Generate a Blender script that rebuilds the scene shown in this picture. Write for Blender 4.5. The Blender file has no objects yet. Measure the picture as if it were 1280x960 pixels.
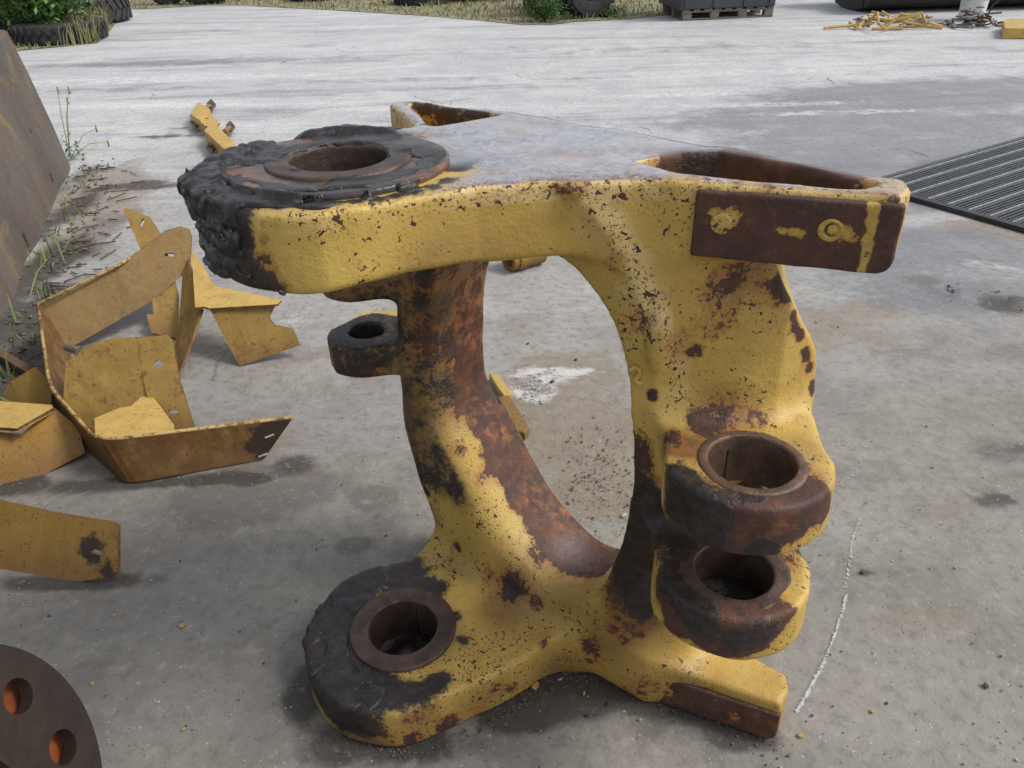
import bpy, bmesh, math, random
import numpy as np
from mathutils import Vector, Matrix, noise as mn
from mathutils.geometry import tessellate_polygon
PI = math.pi
random.seed(7)
sc = bpy.context.scene
# ------------------------------------------------------------------ camera
FOC, PITCH, ROLL, EYE = 983.9, .5454, -.0274, 1.5
cam_d = bpy.data.cameras.new('camera'); cam = bpy.data.objects.new('camera', cam_d)
sc.collection.objects.link(cam); sc.camera = cam
cam_d.sensor_width = 36; cam_d.lens = FOC / 1280 * 36; cam_d.clip_start = .02; cam_d.clip_end = 2000
cam.matrix_world = Matrix.Translation((0, 0, EYE)) @ Matrix.Rotation(PI/2 - PITCH, 4, 'X') @ Matrix.Rotation(ROLL, 4, 'Z')
# ------------------------------------------------------------------ world, sun, exposure
SUN_EL, SUN_AZ = math.radians(50), math.radians(98)      # azimuth clockwise from +Y
W = bpy.data.worlds.new('World'); sc.world = W; W.use_nodes = True
nt = W.node_tree; nt.nodes.clear()
wo = nt.nodes.new('ShaderNodeOutputWorld'); wb = nt.nodes.new('ShaderNodeBackground')
sky = nt.nodes.new('ShaderNodeTexSky'); sky.sky_type = 'NISHITA'; sky.sun_disc = False
sky.sun_elevation = SUN_EL; sky.sun_rotation = SUN_AZ; sky.air_density = 1.0; sky.dust_density = 3.0; sky.ozone_density = 1.0
hs = nt.nodes.new('ShaderNodeHueSaturation'); hs.inputs['Saturation'].default_value = .38
nt.links.new(sky.outputs[0], hs.inputs['Color']); nt.links.new(hs.outputs[0], wb.inputs[0]); nt.links.new(wb.outputs[0], wo.inputs[0])
wb.inputs[1].default_value = .15
sd = bpy.data.lights.new('sun', 'SUN'); sd.energy = 1.3; sd.angle = math.radians(15); sd.color = (1, .965, .91)
sun = bpy.data.objects.new('sun', sd); sc.collection.objects.link(sun)
sdir = Vector((math.sin(SUN_AZ)*math.cos(SUN_EL), math.cos(SUN_AZ)*math.cos(SUN_EL), math.sin(SUN_EL)))
sun.rotation_euler = sdir.to_track_quat('Z', 'Y').to_euler()
vs = sc.view_settings; vs.view_transform = 'Standard'; vs.look = 'None'; vs.gamma = 1; vs.exposure = 0.48

# ------------------------------------------------------------------ helpers
def ray(px, py):
    a, b = px - 640, py - 480; c, s = math.cos(ROLL), math.sin(ROLL)
    x = (c*a + s*b)/FOC; y = (-s*a + c*b)/FOC
    return Vector((x, math.cos(PITCH) - y*math.sin(PITCH), -math.sin(PITCH) - y*math.cos(PITCH)))
def at(px, py, z=0.0):                       # the place at height z that the photograph shows at this pixel
    r = ray(px, py); return Vector((0, 0, EYE)) + r * ((z - EYE)/r.z)
def aty(px, py, Y):
    r = ray(px, py); return Vector((0, 0, EYE)) + r * (Y/r.y)
def link(o, parent=None):
    sc.collection.objects.link(o)
    if parent: o.parent = parent
    return o
def tag(o, label=None, cat=None, group=None, kind=None):
    if label: o['label'] = label
    if cat: o['category'] = cat
    if group: o['group'] = group
    if kind: o['kind'] = kind
    return o
def empty(name, loc, rz, label, cat, group=None):
    o = bpy.data.objects.new(name, None); link(o); o.location = loc; o.rotation_euler = (0, 0, rz); o.empty_display_size = .1
    return tag(o, label, cat, group)
def mk(name, verts, faces, mat, parent=None, smooth=False, world=True):
    """one mesh object; verts given in world space unless world=False"""
    me = bpy.data.meshes.new(name); me.from_pydata([tuple(v) for v in verts], [], faces); me.update()
    if mat: me.materials.append(mat)
    o = bpy.data.objects.new(name, me); link(o, parent)
    if parent and world:
        inv = (Matrix.Translation(parent.location) @ parent.rotation_euler.to_matrix().to_4x4()).inverted() if parent.parent is None else Matrix.Identity(4)
        me.transform(inv)
    if smooth: me.polygons.foreach_set('use_smooth', [True]*len(me.polygons))
    return o
def bevel(o, w=.002, seg=2, ang=35):
    m = o.modifiers.new('b', 'BEVEL'); m.width = w; m.segments = seg; m.limit_method = 'ANGLE'; m.angle_limit = math.radians(ang)
    return o
class MB:
    def __init__(s): s.v = []; s.f = []
    def add(s, V, F):
        k = len(s.v); s.v += [tuple(v) for v in V]; s.f += [tuple(i + k for i in f) for f in F]
    def box(s, c, size, rot=None):
        R = rot or Matrix.Identity(3); c = Vector(c); V = []
        for z in (-1, 1):
            for y in (-1, 1):
                for x in (-1, 1): V.append(c + R @ Vector((x*size[0]/2, y*size[1]/2, z*size[2]/2)))
        s.add(V, [(0, 2, 3, 1), (4, 5, 7, 6), (0, 1, 5, 4), (1, 3, 7, 5), (3, 2, 6, 7), (2, 0, 4, 6)])
    def tube(s, pts, r, n=8, cap=True):
        pts = [Vector(p) for p in pts]; V = []; F = []
        for i, p in enumerate(pts):
            d = (pts[min(i+1, len(pts)-1)] - pts[max(i-1, 0)]).normalized()
            a = d.cross(Vector((0, 0, 1)) if abs(d.z) < .9 else Vector((1, 0, 0))).normalized(); b = d.cross(a)
            rr = r[i] if isinstance(r, (list, tuple)) else r
            for k in range(n): V.append(p + (a*math.cos(2*PI*k/n) + b*math.sin(2*PI*k/n))*rr)
        for i in range(len(pts)-1):
            for k in range(n): F.append((i*n+k, i*n+(k+1) % n, (i+1)*n+(k+1) % n, (i+1)*n+k))
        if cap: F += [tuple(range(n))[::-1], tuple((len(pts)-1)*n+k for k in range(n))]
        s.add(V, F)
    def build(s, name, mat, parent=None, smooth=False): return mk(name, s.v, s.f, mat, parent, smooth)
def sheet_data(outer, holes, th, nrm=None):
    """a flat plate: outer and hole rings in 3D, thickened along its normal"""
    P = [Vector(p) for p in outer]; c = sum(P, Vector())/len(P)
    if nrm is None:
        nrm = Vector()
        for i in range(len(P)): nrm += (P[i]-c).cross(P[(i+1) % len(P)]-c)
        nrm.normalize()
    P = [p - nrm*(p-c).dot(nrm) for p in P]
    H = [[Vector(p) - nrm*(Vector(p)-c).dot(nrm) for p in h] for h in holes]
    rings = [P] + H
    tri = tessellate_polygon(rings); allp = [p for r in rings for p in r]; n = len(allp)
    V = [p + nrm*th/2 for p in allp] + [p - nrm*th/2 for p in allp]; F = []
    for t in tri: F += [tuple(t), tuple(i+n for i in reversed(t))]
    k = 0
    for r in rings:
        m = len(r)
        for i in range(m): F.append((k+i, k+(i+1) % m, k+(i+1) % m+n, k+i+n))
        k += m
    return V, F
def plane_of(P):
    P = [Vector(p) for p in P]; c = sum(P, Vector())/len(P); n = Vector()
    for i in range(len(P)): n += (P[i]-c).cross(P[(i+1) % len(P)]-c)
    return c, n.normalized()
def hole_on(P, px, py, r1, r2=None, ang=0, n=12):
    """oval hole ring (metres) on the plane of points P at the pixel px,py; long axis along ang from horizontal"""
    c, nn = plane_of(P); r = ray(px, py); o = Vector((0, 0, EYE)); q = o + r*((c-o).dot(nn)/r.dot(nn))
    a = Vector((0, 0, 1)).cross(nn)
    if a.length < .1: a = Vector((1, 0, 0)).cross(nn)
    a.normalize(); b = nn.cross(a); r2 = r2 or r1
    A = a*math.cos(ang) + b*math.sin(ang); B = -a*math.sin(ang) + b*math.cos(ang)
    return [q + A*r1*math.cos(2*PI*k/n) + B*r2*math.sin(2*PI*k/n) for k in range(n)]

# ------------------------------------------------------------------ materials
def node(nt, t, **kw):
    n = nt.nodes.new(t)
    for k, v in kw.items():
        if k in ('ins',):
            for a, b in v.items(): n.inputs[a].default_value = b
        else: setattr(n, k, v)
    return n
class MT:
    """little node-graph builder"""
    def __init__(s, name):
        s.m = bpy.data.materials.new(name); s.m.use_nodes = True; s.nt = s.m.node_tree; s.nt.nodes.clear()
        s.out = s.nt.nodes.new('ShaderNodeOutputMaterial'); s.b = s.nt.nodes.new('ShaderNodeBsdfPrincipled')
        s.nt.links.new(s.b.outputs[0], s.out.inputs[0]); s.geo = s.nt.nodes.new('ShaderNodeNewGeometry'); s.tc = s.nt.nodes.new('ShaderNodeTexCoord')
    def L(s, a, b): s.nt.links.new(a, b)
    def setin(s, sock, v):
        if isinstance(v, bpy.types.NodeSocket): s.L(v, sock)
        else: sock.default_value = v
    def noise(s, scale, detail=4, rough=.6, co=None, dist=0, sc3=None):
        n = node(s.nt, 'ShaderNodeTexNoise'); n.inputs['Scale'].default_value = scale; n.inputs['Detail'].default_value = detail
        n.inputs['Roughness'].default_value = rough; n.inputs['Distortion'].default_value = dist
        co = co or s.tc.outputs['Object']
        if sc3:
            mp = node(s.nt, 'ShaderNodeMapping'); mp.inputs['Scale'].default_value = sc3; s.L(co, mp.inputs[0]); co = mp.outputs[0]
        s.L(co, n.inputs['Vector']); return n.outputs['Fac']
    def voro(s, scale, feat='F1', co=None, out='Distance', sc3=None, rnd=1):
        n = node(s.nt, 'ShaderNodeTexVoronoi', feature=feat); n.inputs['Scale'].default_value = scale; n.inputs['Randomness'].default_value = rnd
        co = co or s.tc.outputs['Object']
        if sc3:
            mp = node(s.nt, 'ShaderNodeMapping'); mp.inputs['Scale'].default_value = sc3; s.L(co, mp.inputs[0]); co = mp.outputs[0]
        s.L(co, n.inputs['Vector']); return n.outputs[out]
    def ramp(s, v, a, b, lo=0., hi=1.):
        n = node(s.nt, 'ShaderNodeMapRange', interpolation_type='SMOOTHSTEP'); s.setin(n.inputs[0], v)
        n.inputs[1].default_value = a; n.inputs[2].default_value = b; n.inputs[3].default_value = lo; n.inputs[4].default_value = hi
        return n.outputs[0]
    def math(s, op, a, b=0., c=None, clamp=False):
        n = node(s.nt, 'ShaderNodeMath', operation=op, use_clamp=clamp); s.setin(n.inputs[0], a); s.setin(n.inputs[1], b)
        if c is not None: s.setin(n.inputs[2], c)
        return n.outputs[0]
    def mix(s, f, a, b, mode='MIX'):
        n = node(s.nt, 'ShaderNodeMix', data_type='RGBA', blend_type=mode); s.setin(n.inputs[0], f)
        for k, v in ((6, a), (7, b)):
            if isinstance(v, bpy.types.NodeSocket): s.L(v, n.inputs[k])
            else: n.inputs[k].default_value = (*v[:3], 1)
        return n.outputs[2]
    def attr(s, name):
        n = node(s.nt, 'ShaderNodeAttribute', attribute_name=name); return n.outputs['Fac']
    def bump(s, h, strength=.5, dist=.01, normal=None):
        n = node(s.nt, 'ShaderNodeBump'); n.inputs['Strength'].default_value = strength; n.inputs['Distance'].default_value = dist
        s.L(h, n.inputs['Height'])
        if normal: s.L(normal, n.inputs['Normal'])
        return n.outputs[0]
    def done(s, col, rough=.6, metal=0., normal=None, spec=None):
        s.setin(s.b.inputs['Base Color'], col if isinstance(col, bpy.types.NodeSocket) else (*col[:3], 1)); s.setin(s.b.inputs['Roughness'], rough); s.setin(s.b.inputs['Metallic'], metal)
        if normal: s.L(normal, s.b.inputs['Normal'])
        if spec is not None: s.setin(s.b.inputs['Specular IOR Level'], spec)
        return s.m

YEL = (.50, .340, .082); YEL2 = (.43, .280, .060); RUST = (.080, .032, .020); RUST2 = (.16, .060, .022); DARK = (.020, .014, .012)
def casting_mat():
    m = MT('worn_yellow_cast_paint'); a_g = m.attr('grease'); a_r = m.attr('rust'); a_o = m.attr('orange'); a_d = m.attr('dust_light')
    n1 = m.noise(5, 5, .6); n2 = m.noise(45, 5, .7); n3 = m.noise(160, 3, .6); n4 = m.noise(18, 6, .75)
    col = m.mix(m.ramp(n1, .3, .7), YEL, YEL2)
    col = m.mix(m.math('MULTIPLY', m.ramp(n2, .45, .75), .40), col, (.36, .22, .045))
    up = node(m.nt, 'ShaderNodeSeparateXYZ'); m.L(m.geo.outputs['Normal'], up.inputs[0]); upz = m.ramp(up.outputs[2], .75, .95)
    film = m.math('MULTIPLY', m.math('MULTIPLY', a_d, upz), m.ramp(n4, .24, .46))
    col = m.mix(m.math('MULTIPLY', m.math('MULTIPLY', a_d, m.math('SUBTRACT', 1., upz)), m.ramp(n4, .35, .62)), col, (.60, .44, .19))  # pale dust; beside the ridge also brightness painted in for its lit face
    col = m.mix(m.math('MULTIPLY', film, .85), col, m.mix(m.ramp(m.noise(60, 4, .7), .40, .62), (.12, .085, .09), (.27, .25, .27)))
    # fine irregular chips and pits through the paint, thick in some areas and sparse in others
    a_s = m.attr('stain'); dens = m.math('ADD', m.ramp(m.noise(7, 4, .65), .34, .68), m.math('MULTIPLY', a_d, .8), clamp=True)
    c1 = m.noise(85, 2, .55, dist=.3); c2 = m.noise(210, 2, .5); c3 = m.noise(36, 3, .6, dist=.6)
    chip = m.math('GREATER_THAN', c1, m.math('SUBTRACT', .725, m.math('MULTIPLY', dens, .11)))
    chip = m.math('MAXIMUM', chip, m.math('MULTIPLY', m.math('GREATER_THAN', c2, m.math('SUBTRACT', .735, m.math('MULTIPLY', dens, .13))), .75))
    chip = m.math('MAXIMUM', chip, m.math('MULTIPLY', m.math('GREATER_THAN', c3, m.math('SUBTRACT', .765, m.math('MULTIPLY', dens, .07))), .9))
    sn = m.math('ADD', a_s, m.math('MULTIPLY', m.math('SUBTRACT', n4, .5), m.math('MULTIPLY', a_s, 1.2)), clamp=True)
    col = m.mix(m.math('MULTIPLY', m.ramp(m.noise(2.4, 5, .7, dist=.5), .42, .72), .38), col, (.30, .165, .045))
    col = m.mix(m.math('MULTIPLY', sn, .88), col, m.mix(m.ramp(n2, .4, .62), (.10, .052, .026), (.17, .075, .026)))
    col = m.mix(chip, col, (.060, .028, .020))
    # rust eats in from the attribute, with a ragged noisy edge
    n6 = m.noise(95, 4, .7); rn = m.math('ADD', m.math('MULTIPLY', m.math('SUBTRACT', n4, .5), 1.7), m.math('ADD', m.math('MULTIPLY', m.math('SUBTRACT', n2, .5), 1.7), m.math('MULTIPLY', m.math('SUBTRACT', n6, .5), 1.0)))
    rf = m.ramp(m.math('ADD', a_r, rn), .40, .66)
    rcol = m.mix(m.ramp(n4, .35, .65), RUST, (.045, .022, .016)); rcol = m.mix(m.math('MULTIPLY', m.ramp(n2, .5, .7), .5), rcol, RUST2)
    rcol = m.mix(m.math('MULTIPLY', a_o, m.ramp(m.noise(26, 5, .7), .46, .66)), rcol, (.27, .10, .028))
    col = m.mix(rf, col, rcol)
    halo = m.math('MULTIPLY', m.math('SUBTRACT', m.ramp(m.math('ADD', a_r, m.math('MULTIPLY', rn, .6)), .12, .5), rf, clamp=True), .6)
    col = m.mix(halo, col, (.30, .115, .028))
    gf = m.ramp(m.math('ADD', a_g, m.math('MULTIPLY', rn, .75)), .36, .68)
    gfilm = m.math('MULTIPLY', m.ramp(m.math('ADD', a_g, m.math('MULTIPLY', rn, .5)), .1, .6), .55)
    gcol = m.mix(m.ramp(n2, .4, .7), (.016, .012, .011), (.045, .032, .026))
    col = m.mix(gfilm, col, (.06, .038, .022)); col = m.mix(gf, col, gcol)
    h = m.math('ADD', m.math('MULTIPLY', n2, .5), m.math('MULTIPLY', n3, .25))
    h = m.math('SUBTRACT', h, m.math('MULTIPLY', m.math('MAXIMUM', chip, rf), .10)); h = m.math('ADD', h, m.math('MULTIPLY', m.math('MULTIPLY', gf, n4), .9))
    nrm = m.bump(h, .62, .007)
    rough = m.mix(gf, m.mix(rf, (.43,)*3, (.62,)*3), (.42,)*3); rough = m.mix(m.math('MULTIPLY', film, .8), rough, (.10,)*3); rough = m.math('ADD', rough, m.math('MULTIPLY', m.math('SUBTRACT', n4, .5), .25))
    m.setin(m.b.inputs['Coat Weight'], m.math('MULTIPLY', film, 1.0)); m.b.inputs['Coat Roughness'].default_value = .06; m.b.inputs['Coat IOR'].default_value = 1.85
    return m.done(col, rough, 0, nrm, .40)
def sheet_mat(name, base=(.49, .30, .055), dirt=.5, rustt=.66, grime=()):
    """painted sheet; grime = [(x, y, z, radius)] oily black patches at those places"""
    m = MT(name); n1 = m.noise(3.5, 5, .65, dist=.4); n2 = m.noise(60, 5, .7); n3 = m.noise(11, 6, .75); n5 = m.noise(30, 4, .7)
    col = m.mix(m.ramp(n1, .3, .7), base, tuple(c*.80 for c in base))
    col = m.mix(m.math('MULTIPLY', m.ramp(n3, .40, .70), dirt), col, (.22, .13, .04))
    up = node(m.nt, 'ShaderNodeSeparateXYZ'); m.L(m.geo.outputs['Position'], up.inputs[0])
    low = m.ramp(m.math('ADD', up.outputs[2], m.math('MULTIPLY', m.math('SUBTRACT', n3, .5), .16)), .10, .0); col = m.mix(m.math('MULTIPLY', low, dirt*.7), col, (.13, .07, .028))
    rf = m.ramp(m.math('ADD', n3, m.math('MULTIPLY', m.math('SUBTRACT', n2, .5), .9)), rustt, rustt+.05)
    col = m.mix(m.math('MULTIPLY', rf, .85), col, m.mix(m.ramp(n2, .4, .6), (.05, .022, .014), (.16, .07, .02)))
    v = m.voro(90); chip = m.math('MULTIPLY', m.math('LESS_THAN', m.math('ADD', v, m.math('MULTIPLY', n2, .2)), .33), m.ramp(m.noise(20, 2), .47, .55))
    col = m.mix(m.math('MULTIPLY', chip, .8), col, (.06, .03, .02))
    for x, y, z, r in grime:
        vd = node(m.nt, 'ShaderNodeVectorMath', operation='DISTANCE'); m.L(m.geo.outputs['Position'], vd.inputs[0]); vd.inputs[1].default_value = (x, y, z)
        k = m.math('ADD', m.math('DIVIDE', vd.outputs['Value'], r), m.math('MULTIPLY', m.math('SUBTRACT', n3, .5), 2.4)); k = m.math('ADD', k, m.math('MULTIPLY', m.math('SUBTRACT', n5, .5), 1.2))
        col = m.mix(m.ramp(k, 1.1, .7), col, (.035, .022, .014))
    dent = m.bump(m.noise(5, 3, .5, dist=.6), .55, .035)
    return m.done(col, m.ramp(n3, .3, .7, .48, .68), 0, m.bump(m.math('ADD', n2, m.math('MULTIPLY', rf, -.4)), .30, .004, dent), .32)
def plain(name, c1, c2, scale=12, rough=.7, metal=0., bump=.3, bd=.004, th=(.35, .65), stretch=None, spec=.5):
    m = MT(name); n = m.noise(scale, 6, .68, sc3=stretch); n2 = m.noise(scale*7, 4, .6, sc3=stretch)
    col = m.mix(m.ramp(n, *th), c1, c2); col = m.mix(m.math('MULTIPLY', m.ramp(n2, .45, .7), .4), col, tuple(x*.5 for x in c1))
    return m.done(col, rough, metal, m.bump(m.math('ADD', n2, n), bump, bd), spec)
def grease_mat():
    m = MT('thick_black_grease'); n = m.noise(28, 6, .7); n2 = m.noise(140, 4, .7); n3 = m.noise(9, 4, .6)
    col = m.mix(m.ramp(n, .35, .68), (.009, .008, .008), (.026, .020, .018)); col = m.mix(m.math('MULTIPLY', m.ramp(n3, .55, .75), .5), col, (.045, .034, .030))
    col = m.mix(m.math('MULTIPLY', m.math('LESS_THAN', m.voro(95), .16), m.ramp(m.noise(25, 2), .5, .55)), col, (.13, .11, .09))
    return m.done(col, m.ramp(n3, .38, .6, .22, .42), 0, m.bump(m.math('ADD', n, m.math('MULTIPLY', n2, .3)), .55, .008), .5)
M_cast = casting_mat(); M_grease = grease_mat()
M_sheet = sheet_mat('yellow_sheet_metal', (.29, .185, .044), .9, .61); M_sheet2 = sheet_mat('yellow_sheet_clean', (.52, .35, .10), .3, .72); M_sheet3 = sheet_mat('yellow_sheet_dirty', (.33, .18, .035), .85, .64)
M_ring = plain('worn_steel_bushing', (.10, .062, .045), (.045, .030, .026), 30, .5, .35, .35, .003)
M_ringrust = plain('rusty_machined_face', (.055, .048, .048), (.22, .095, .042), 8, .34, .3, .3, .003, (.44, .62))
M_ringtan = plain('worn_tan_bushing', (.15, .085, .05), (.07, .045, .035), 30, .5, .3, .35, .003)

# ------------------------------------------------------------------ signed-distance modelling of castings
def poly2(U, V, P):
    P = np.array(P, np.float32); d = np.full(np.broadcast(U, V).shape, 1e9, np.float32); s = np.ones_like(d)
    n = len(P)
    for i in range(n):
        a, b = P[i], P[i-1]; e = b - a; wx, wy = U - a[0], V - a[1]
        t = np.clip((wx*e[0] + wy*e[1])/(e[0]**2 + e[1]**2 + 1e-12), 0, 1); bx, by = wx - e[0]*t, wy - e[1]*t
        d = np.minimum(d, bx*bx + by*by)
        c1 = V >= a[1]; c2 = V < b[1]; c3 = e[0]*wy > e[1]*wx
        flip = (c1 & c2 & c3) | (~c1 & ~c2 & ~c3); s = np.where(flip, -s, s)
    return (s*np.sqrt(d)).astype(np.float32)
def smin(a, b, k): h = np.clip(.5 + .5*(b - a)/k, 0, 1); return b + (a - b)*h - k*h*(1-h)
def smax(a, b, k): return -smin(-a, -b, k)
def slab(Z, lo, hi): return np.abs(Z - (lo + hi)/2) - (hi - lo)/2
_lat = {}
def vnoise(X, Y, Z, f, seed=0):
    if seed not in _lat: _lat[seed] = np.random.RandomState(seed).rand(32, 32, 32).astype(np.float32)*2 - 1
    L = _lat[seed]; X, Y, Z = np.broadcast_arrays(X*f + 100.3, Y*f + 100.7, Z*f + 100.1)
    xi, yi, zi = np.floor(X).astype(np.int32), np.floor(Y).astype(np.int32), np.floor(Z).astype(np.int32)
    fx, fy, fz = X - xi, Y - yi, Z - zi; fx = fx*fx*(3-2*fx); fy = fy*fy*(3-2*fy); fz = fz*fz*(3-2*fz)
    xi &= 31; yi &= 31; zi &= 31; x1, y1, z1 = (xi+1) & 31, (yi+1) & 31, (zi+1) & 31
    def g(z): return (L[xi, yi, z]*(1-fx) + L[x1, yi, z]*fx)*(1-fy) + (L[xi, y1, z]*(1-fx) + L[x1, y1, z]*fx)*fy
    return (g(zi)*(1-fz) + g(z1)*fz).astype(np.float32)
def surfnet(D, org, h):
    S = D < 0; nx, ny, nz = D.shape
    cnt = np.zeros((nx-1, ny-1, nz-1), np.int8)
    for i in (0, 1):
        for j in (0, 1):
            for k in (0, 1): cnt += S[i:nx-1+i, j:ny-1+j, k:nz-1+k]
    act = (cnt > 0) & (cnt < 8); I, J, K = np.nonzero(act); idx = np.full(act.shape, -1, np.int32); idx[I, J, K] = np.arange(len(I))
    acc = np.zeros((len(I), 3), np.float64); num = np.zeros(len(I))
    cor = [(i, j, k) for i in (0, 1) for j in (0, 1) for k in (0, 1)]
    for a in cor:
        for ax in range(3):
            if a[ax]: continue
            b = list(a); b[ax] = 1
            da = D[I+a[0], J+a[1], K+a[2]]; db = D[I+b[0], J+b[1], K+b[2]]; m = (da < 0) != (db < 0)
            t = np.where(m, da/np.where(m, da-db, 1), 0)
            p = np.array(a, float)[None] + np.zeros((len(I), 3)); p[:, ax] = t
            acc[m] += p[m]; num[m] += 1
    V = (acc/num[:, None] + np.c_[I, J, K])*h + np.array(org)
    F = []
    for ax in range(3):
        o1, o2 = [(1, 2), (2, 0), (0, 1)][ax]
        sl0 = [slice(1, -1)]*3; sl1 = [slice(1, -1)]*3; sl0[ax] = slice(0, -1); sl1[ax] = slice(1, None)
        a = S[tuple(sl0)]; b = S[tuple(sl1)]; c = np.array(np.nonzero(a != b)); 
        if not c.size: continue
        neg = a[tuple(c)]
        base = c.copy()
        for q in range(3):
            if q != ax: base[q] += 1
        def gi(d1, d2):
            p = base.copy(); p[o1] -= d1; p[o2] -= d2; return idx[tuple(p)]
        q = np.stack([gi(1, 1), gi(0, 1), gi(0, 0), gi(1, 0)], 1); q[~neg] = q[~neg][:, ::-1]; F.append(q)
    return V, np.concatenate(F)
def np_mesh(name, V, F, mat, parent=None):
    me = bpy.data.meshes.new(name); me.vertices.add(len(V)); me.vertices.foreach_set('co', V.astype(np.float32).ravel())
    me.loops.add(F.size); me.loops.foreach_set('vertex_index', F.astype(np.int32).ravel())
    me.polygons.add(len(F)); me.polygons.foreach_set('loop_start', np.arange(0, F.size, 4, dtype=np.int32))
    me.update(calc_edges=True); me.polygons.foreach_set('use_smooth', np.ones(len(F), bool)); me.materials.append(mat)
    return link(bpy.data.objects.new(name, me), parent)
def grid(lo, hi, h):
    ax = [np.arange(lo[i], hi[i], h, dtype=np.float32) for i in range(3)]
    return ax[0][:, None, None], ax[1][None, :, None], ax[2][None, None, :]

# casting frame: u along the plate towards the near wing, v towards its back, z up
ORG = Vector((.1, 1.48, 0)); ANG = math.radians(-41.03); CA, SA = math.cos(ANG), math.sin(ANG)
def loc(x, y): dx, dy = x - ORG.x, y - ORG.y; return (CA*dx + SA*dy, -SA*dx + CA*dy)
def wor(u, v): return (ORG.x + CA*u - SA*v, ORG.y + SA*u + CA*v)
HT, TP = 1.162, .115
PIV = (-.109, -.423); RL = .222; ST = (.534, -.205); RS = .126; FL = (-.39, -.20)
def arcpts(c, r, a0, a1, n): return [(c[0] + r*math.cos(a0 + (a1-a0)*i/n), c[1] + r*math.sin(a0 + (a1-a0)*i/n)) for i in range(n+1)]
plan_arm = arcpts(PIV, RL, math.radians(168), math.radians(313), 24) + [(.067, -.542), (.092, -.482), (.139, -.375), (.213, -.283), (.298, -.205),
            (.352, -.178), (.40, -.1), (.40, .012), (-.13, .012), (-.17, -.10), (-.225, -.20), (-.29, -.30)]
plan_low = arcpts(PIV, RL, math.radians(168), math.radians(313), 24) + [(.067, -.542), (.095, -.475), (.128, -.40), (.158, -.308), (.174, -.212), (.226, -.143), (.310, -.128), (.365, -.140), (.40, -.1), (.40, .012), (-.13, .012), (-.17, -.10), (-.225, -.20), (-.29, -.30)]
near_wing = [(.352, -.186), (.629, -.076), (.627, -.03), (.606, .004), (.312, .016), (.28, -.19)]
far_wing = [(-.13, -.205), (-.161, -.189), (-.402, -.059), (-.395, -.020), (-.364, -.008), (-.05, .012), (0, -.1)]
tun = [(-.225, .585), (-.222, .70), (-.195, .83), (-.135, .93), (-.04, 1.005), (.06, 1.045), (.135, 1.040), (.177, 1.020), (.209, 1.000), (.241, .963), (.265, .920), (.288, .869), (.299, .818), (.311, .749), (.320, .686), (.325, .62),
       (.322, .55), (.313, .49), (.295, .405), (.263, .305), (.222, .235), (.17, .195), (.115, .182), (.05, .20), (-.02, .245), (-.10, .335), (-.165, .43), (-.210, .51)]
webp = [(-.03, .60), (-.03, -.1), (.56, -.1), (.558, 0), (.552, .09), (.532, .22), (.492, .30), (.430, .40), (.395, .47), (.36, .60)]
RZ, RX = (0, .09, .17, .257, .35, .45, .585, .72, .82, .913, 1.0, 1.077, 1.16), (.082, .15, .19, .226, .236, .243, .246, .243, .236, .226, .19, .15, .082)
def catmull(P, n=4):
    P = np.array(P, float); o = []
    for i in range(len(P)):
        a, b, c, d = P[i-1], P[i], P[(i+1) % len(P)], P[(i+2) % len(P)]
        for t in np.arange(n)/n: o.append(.5*(2*b + (c-a)*t + (2*a-5*b+4*c-d)*t*t + (3*b-a-3*c+d)*t**3))
    return o
tun = catmull(tun, 3)
outl = [(-.302, .76), (-.318, .60), (-.322, .45), (-.290, .31), (-.250, .20), (-.235, .10), (-.235, .02), (.36, .02), (.40, .13), (.47, .24), (.53, .37), (.556, .50), (.562, .60),
        (.552, .70), (.528, .80), (.497, .90), (.462, 1.0), (.425, 1.06), (.40, 1.14), (-.24, 1.14), (-.27, 1.0), (-.295, .87)]
pk_near = [(.250, -.135), (.285, -.055), (.33, -.018), (.46, -.016), (.585, -.036), (.572, -.066), (.443, -.118), (.334, -.152)]
pk_far = [(-.365, -.036), (-.345, -.020), (-.127, -.018), (-.165, -.150), (-.185, -.150)]
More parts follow.
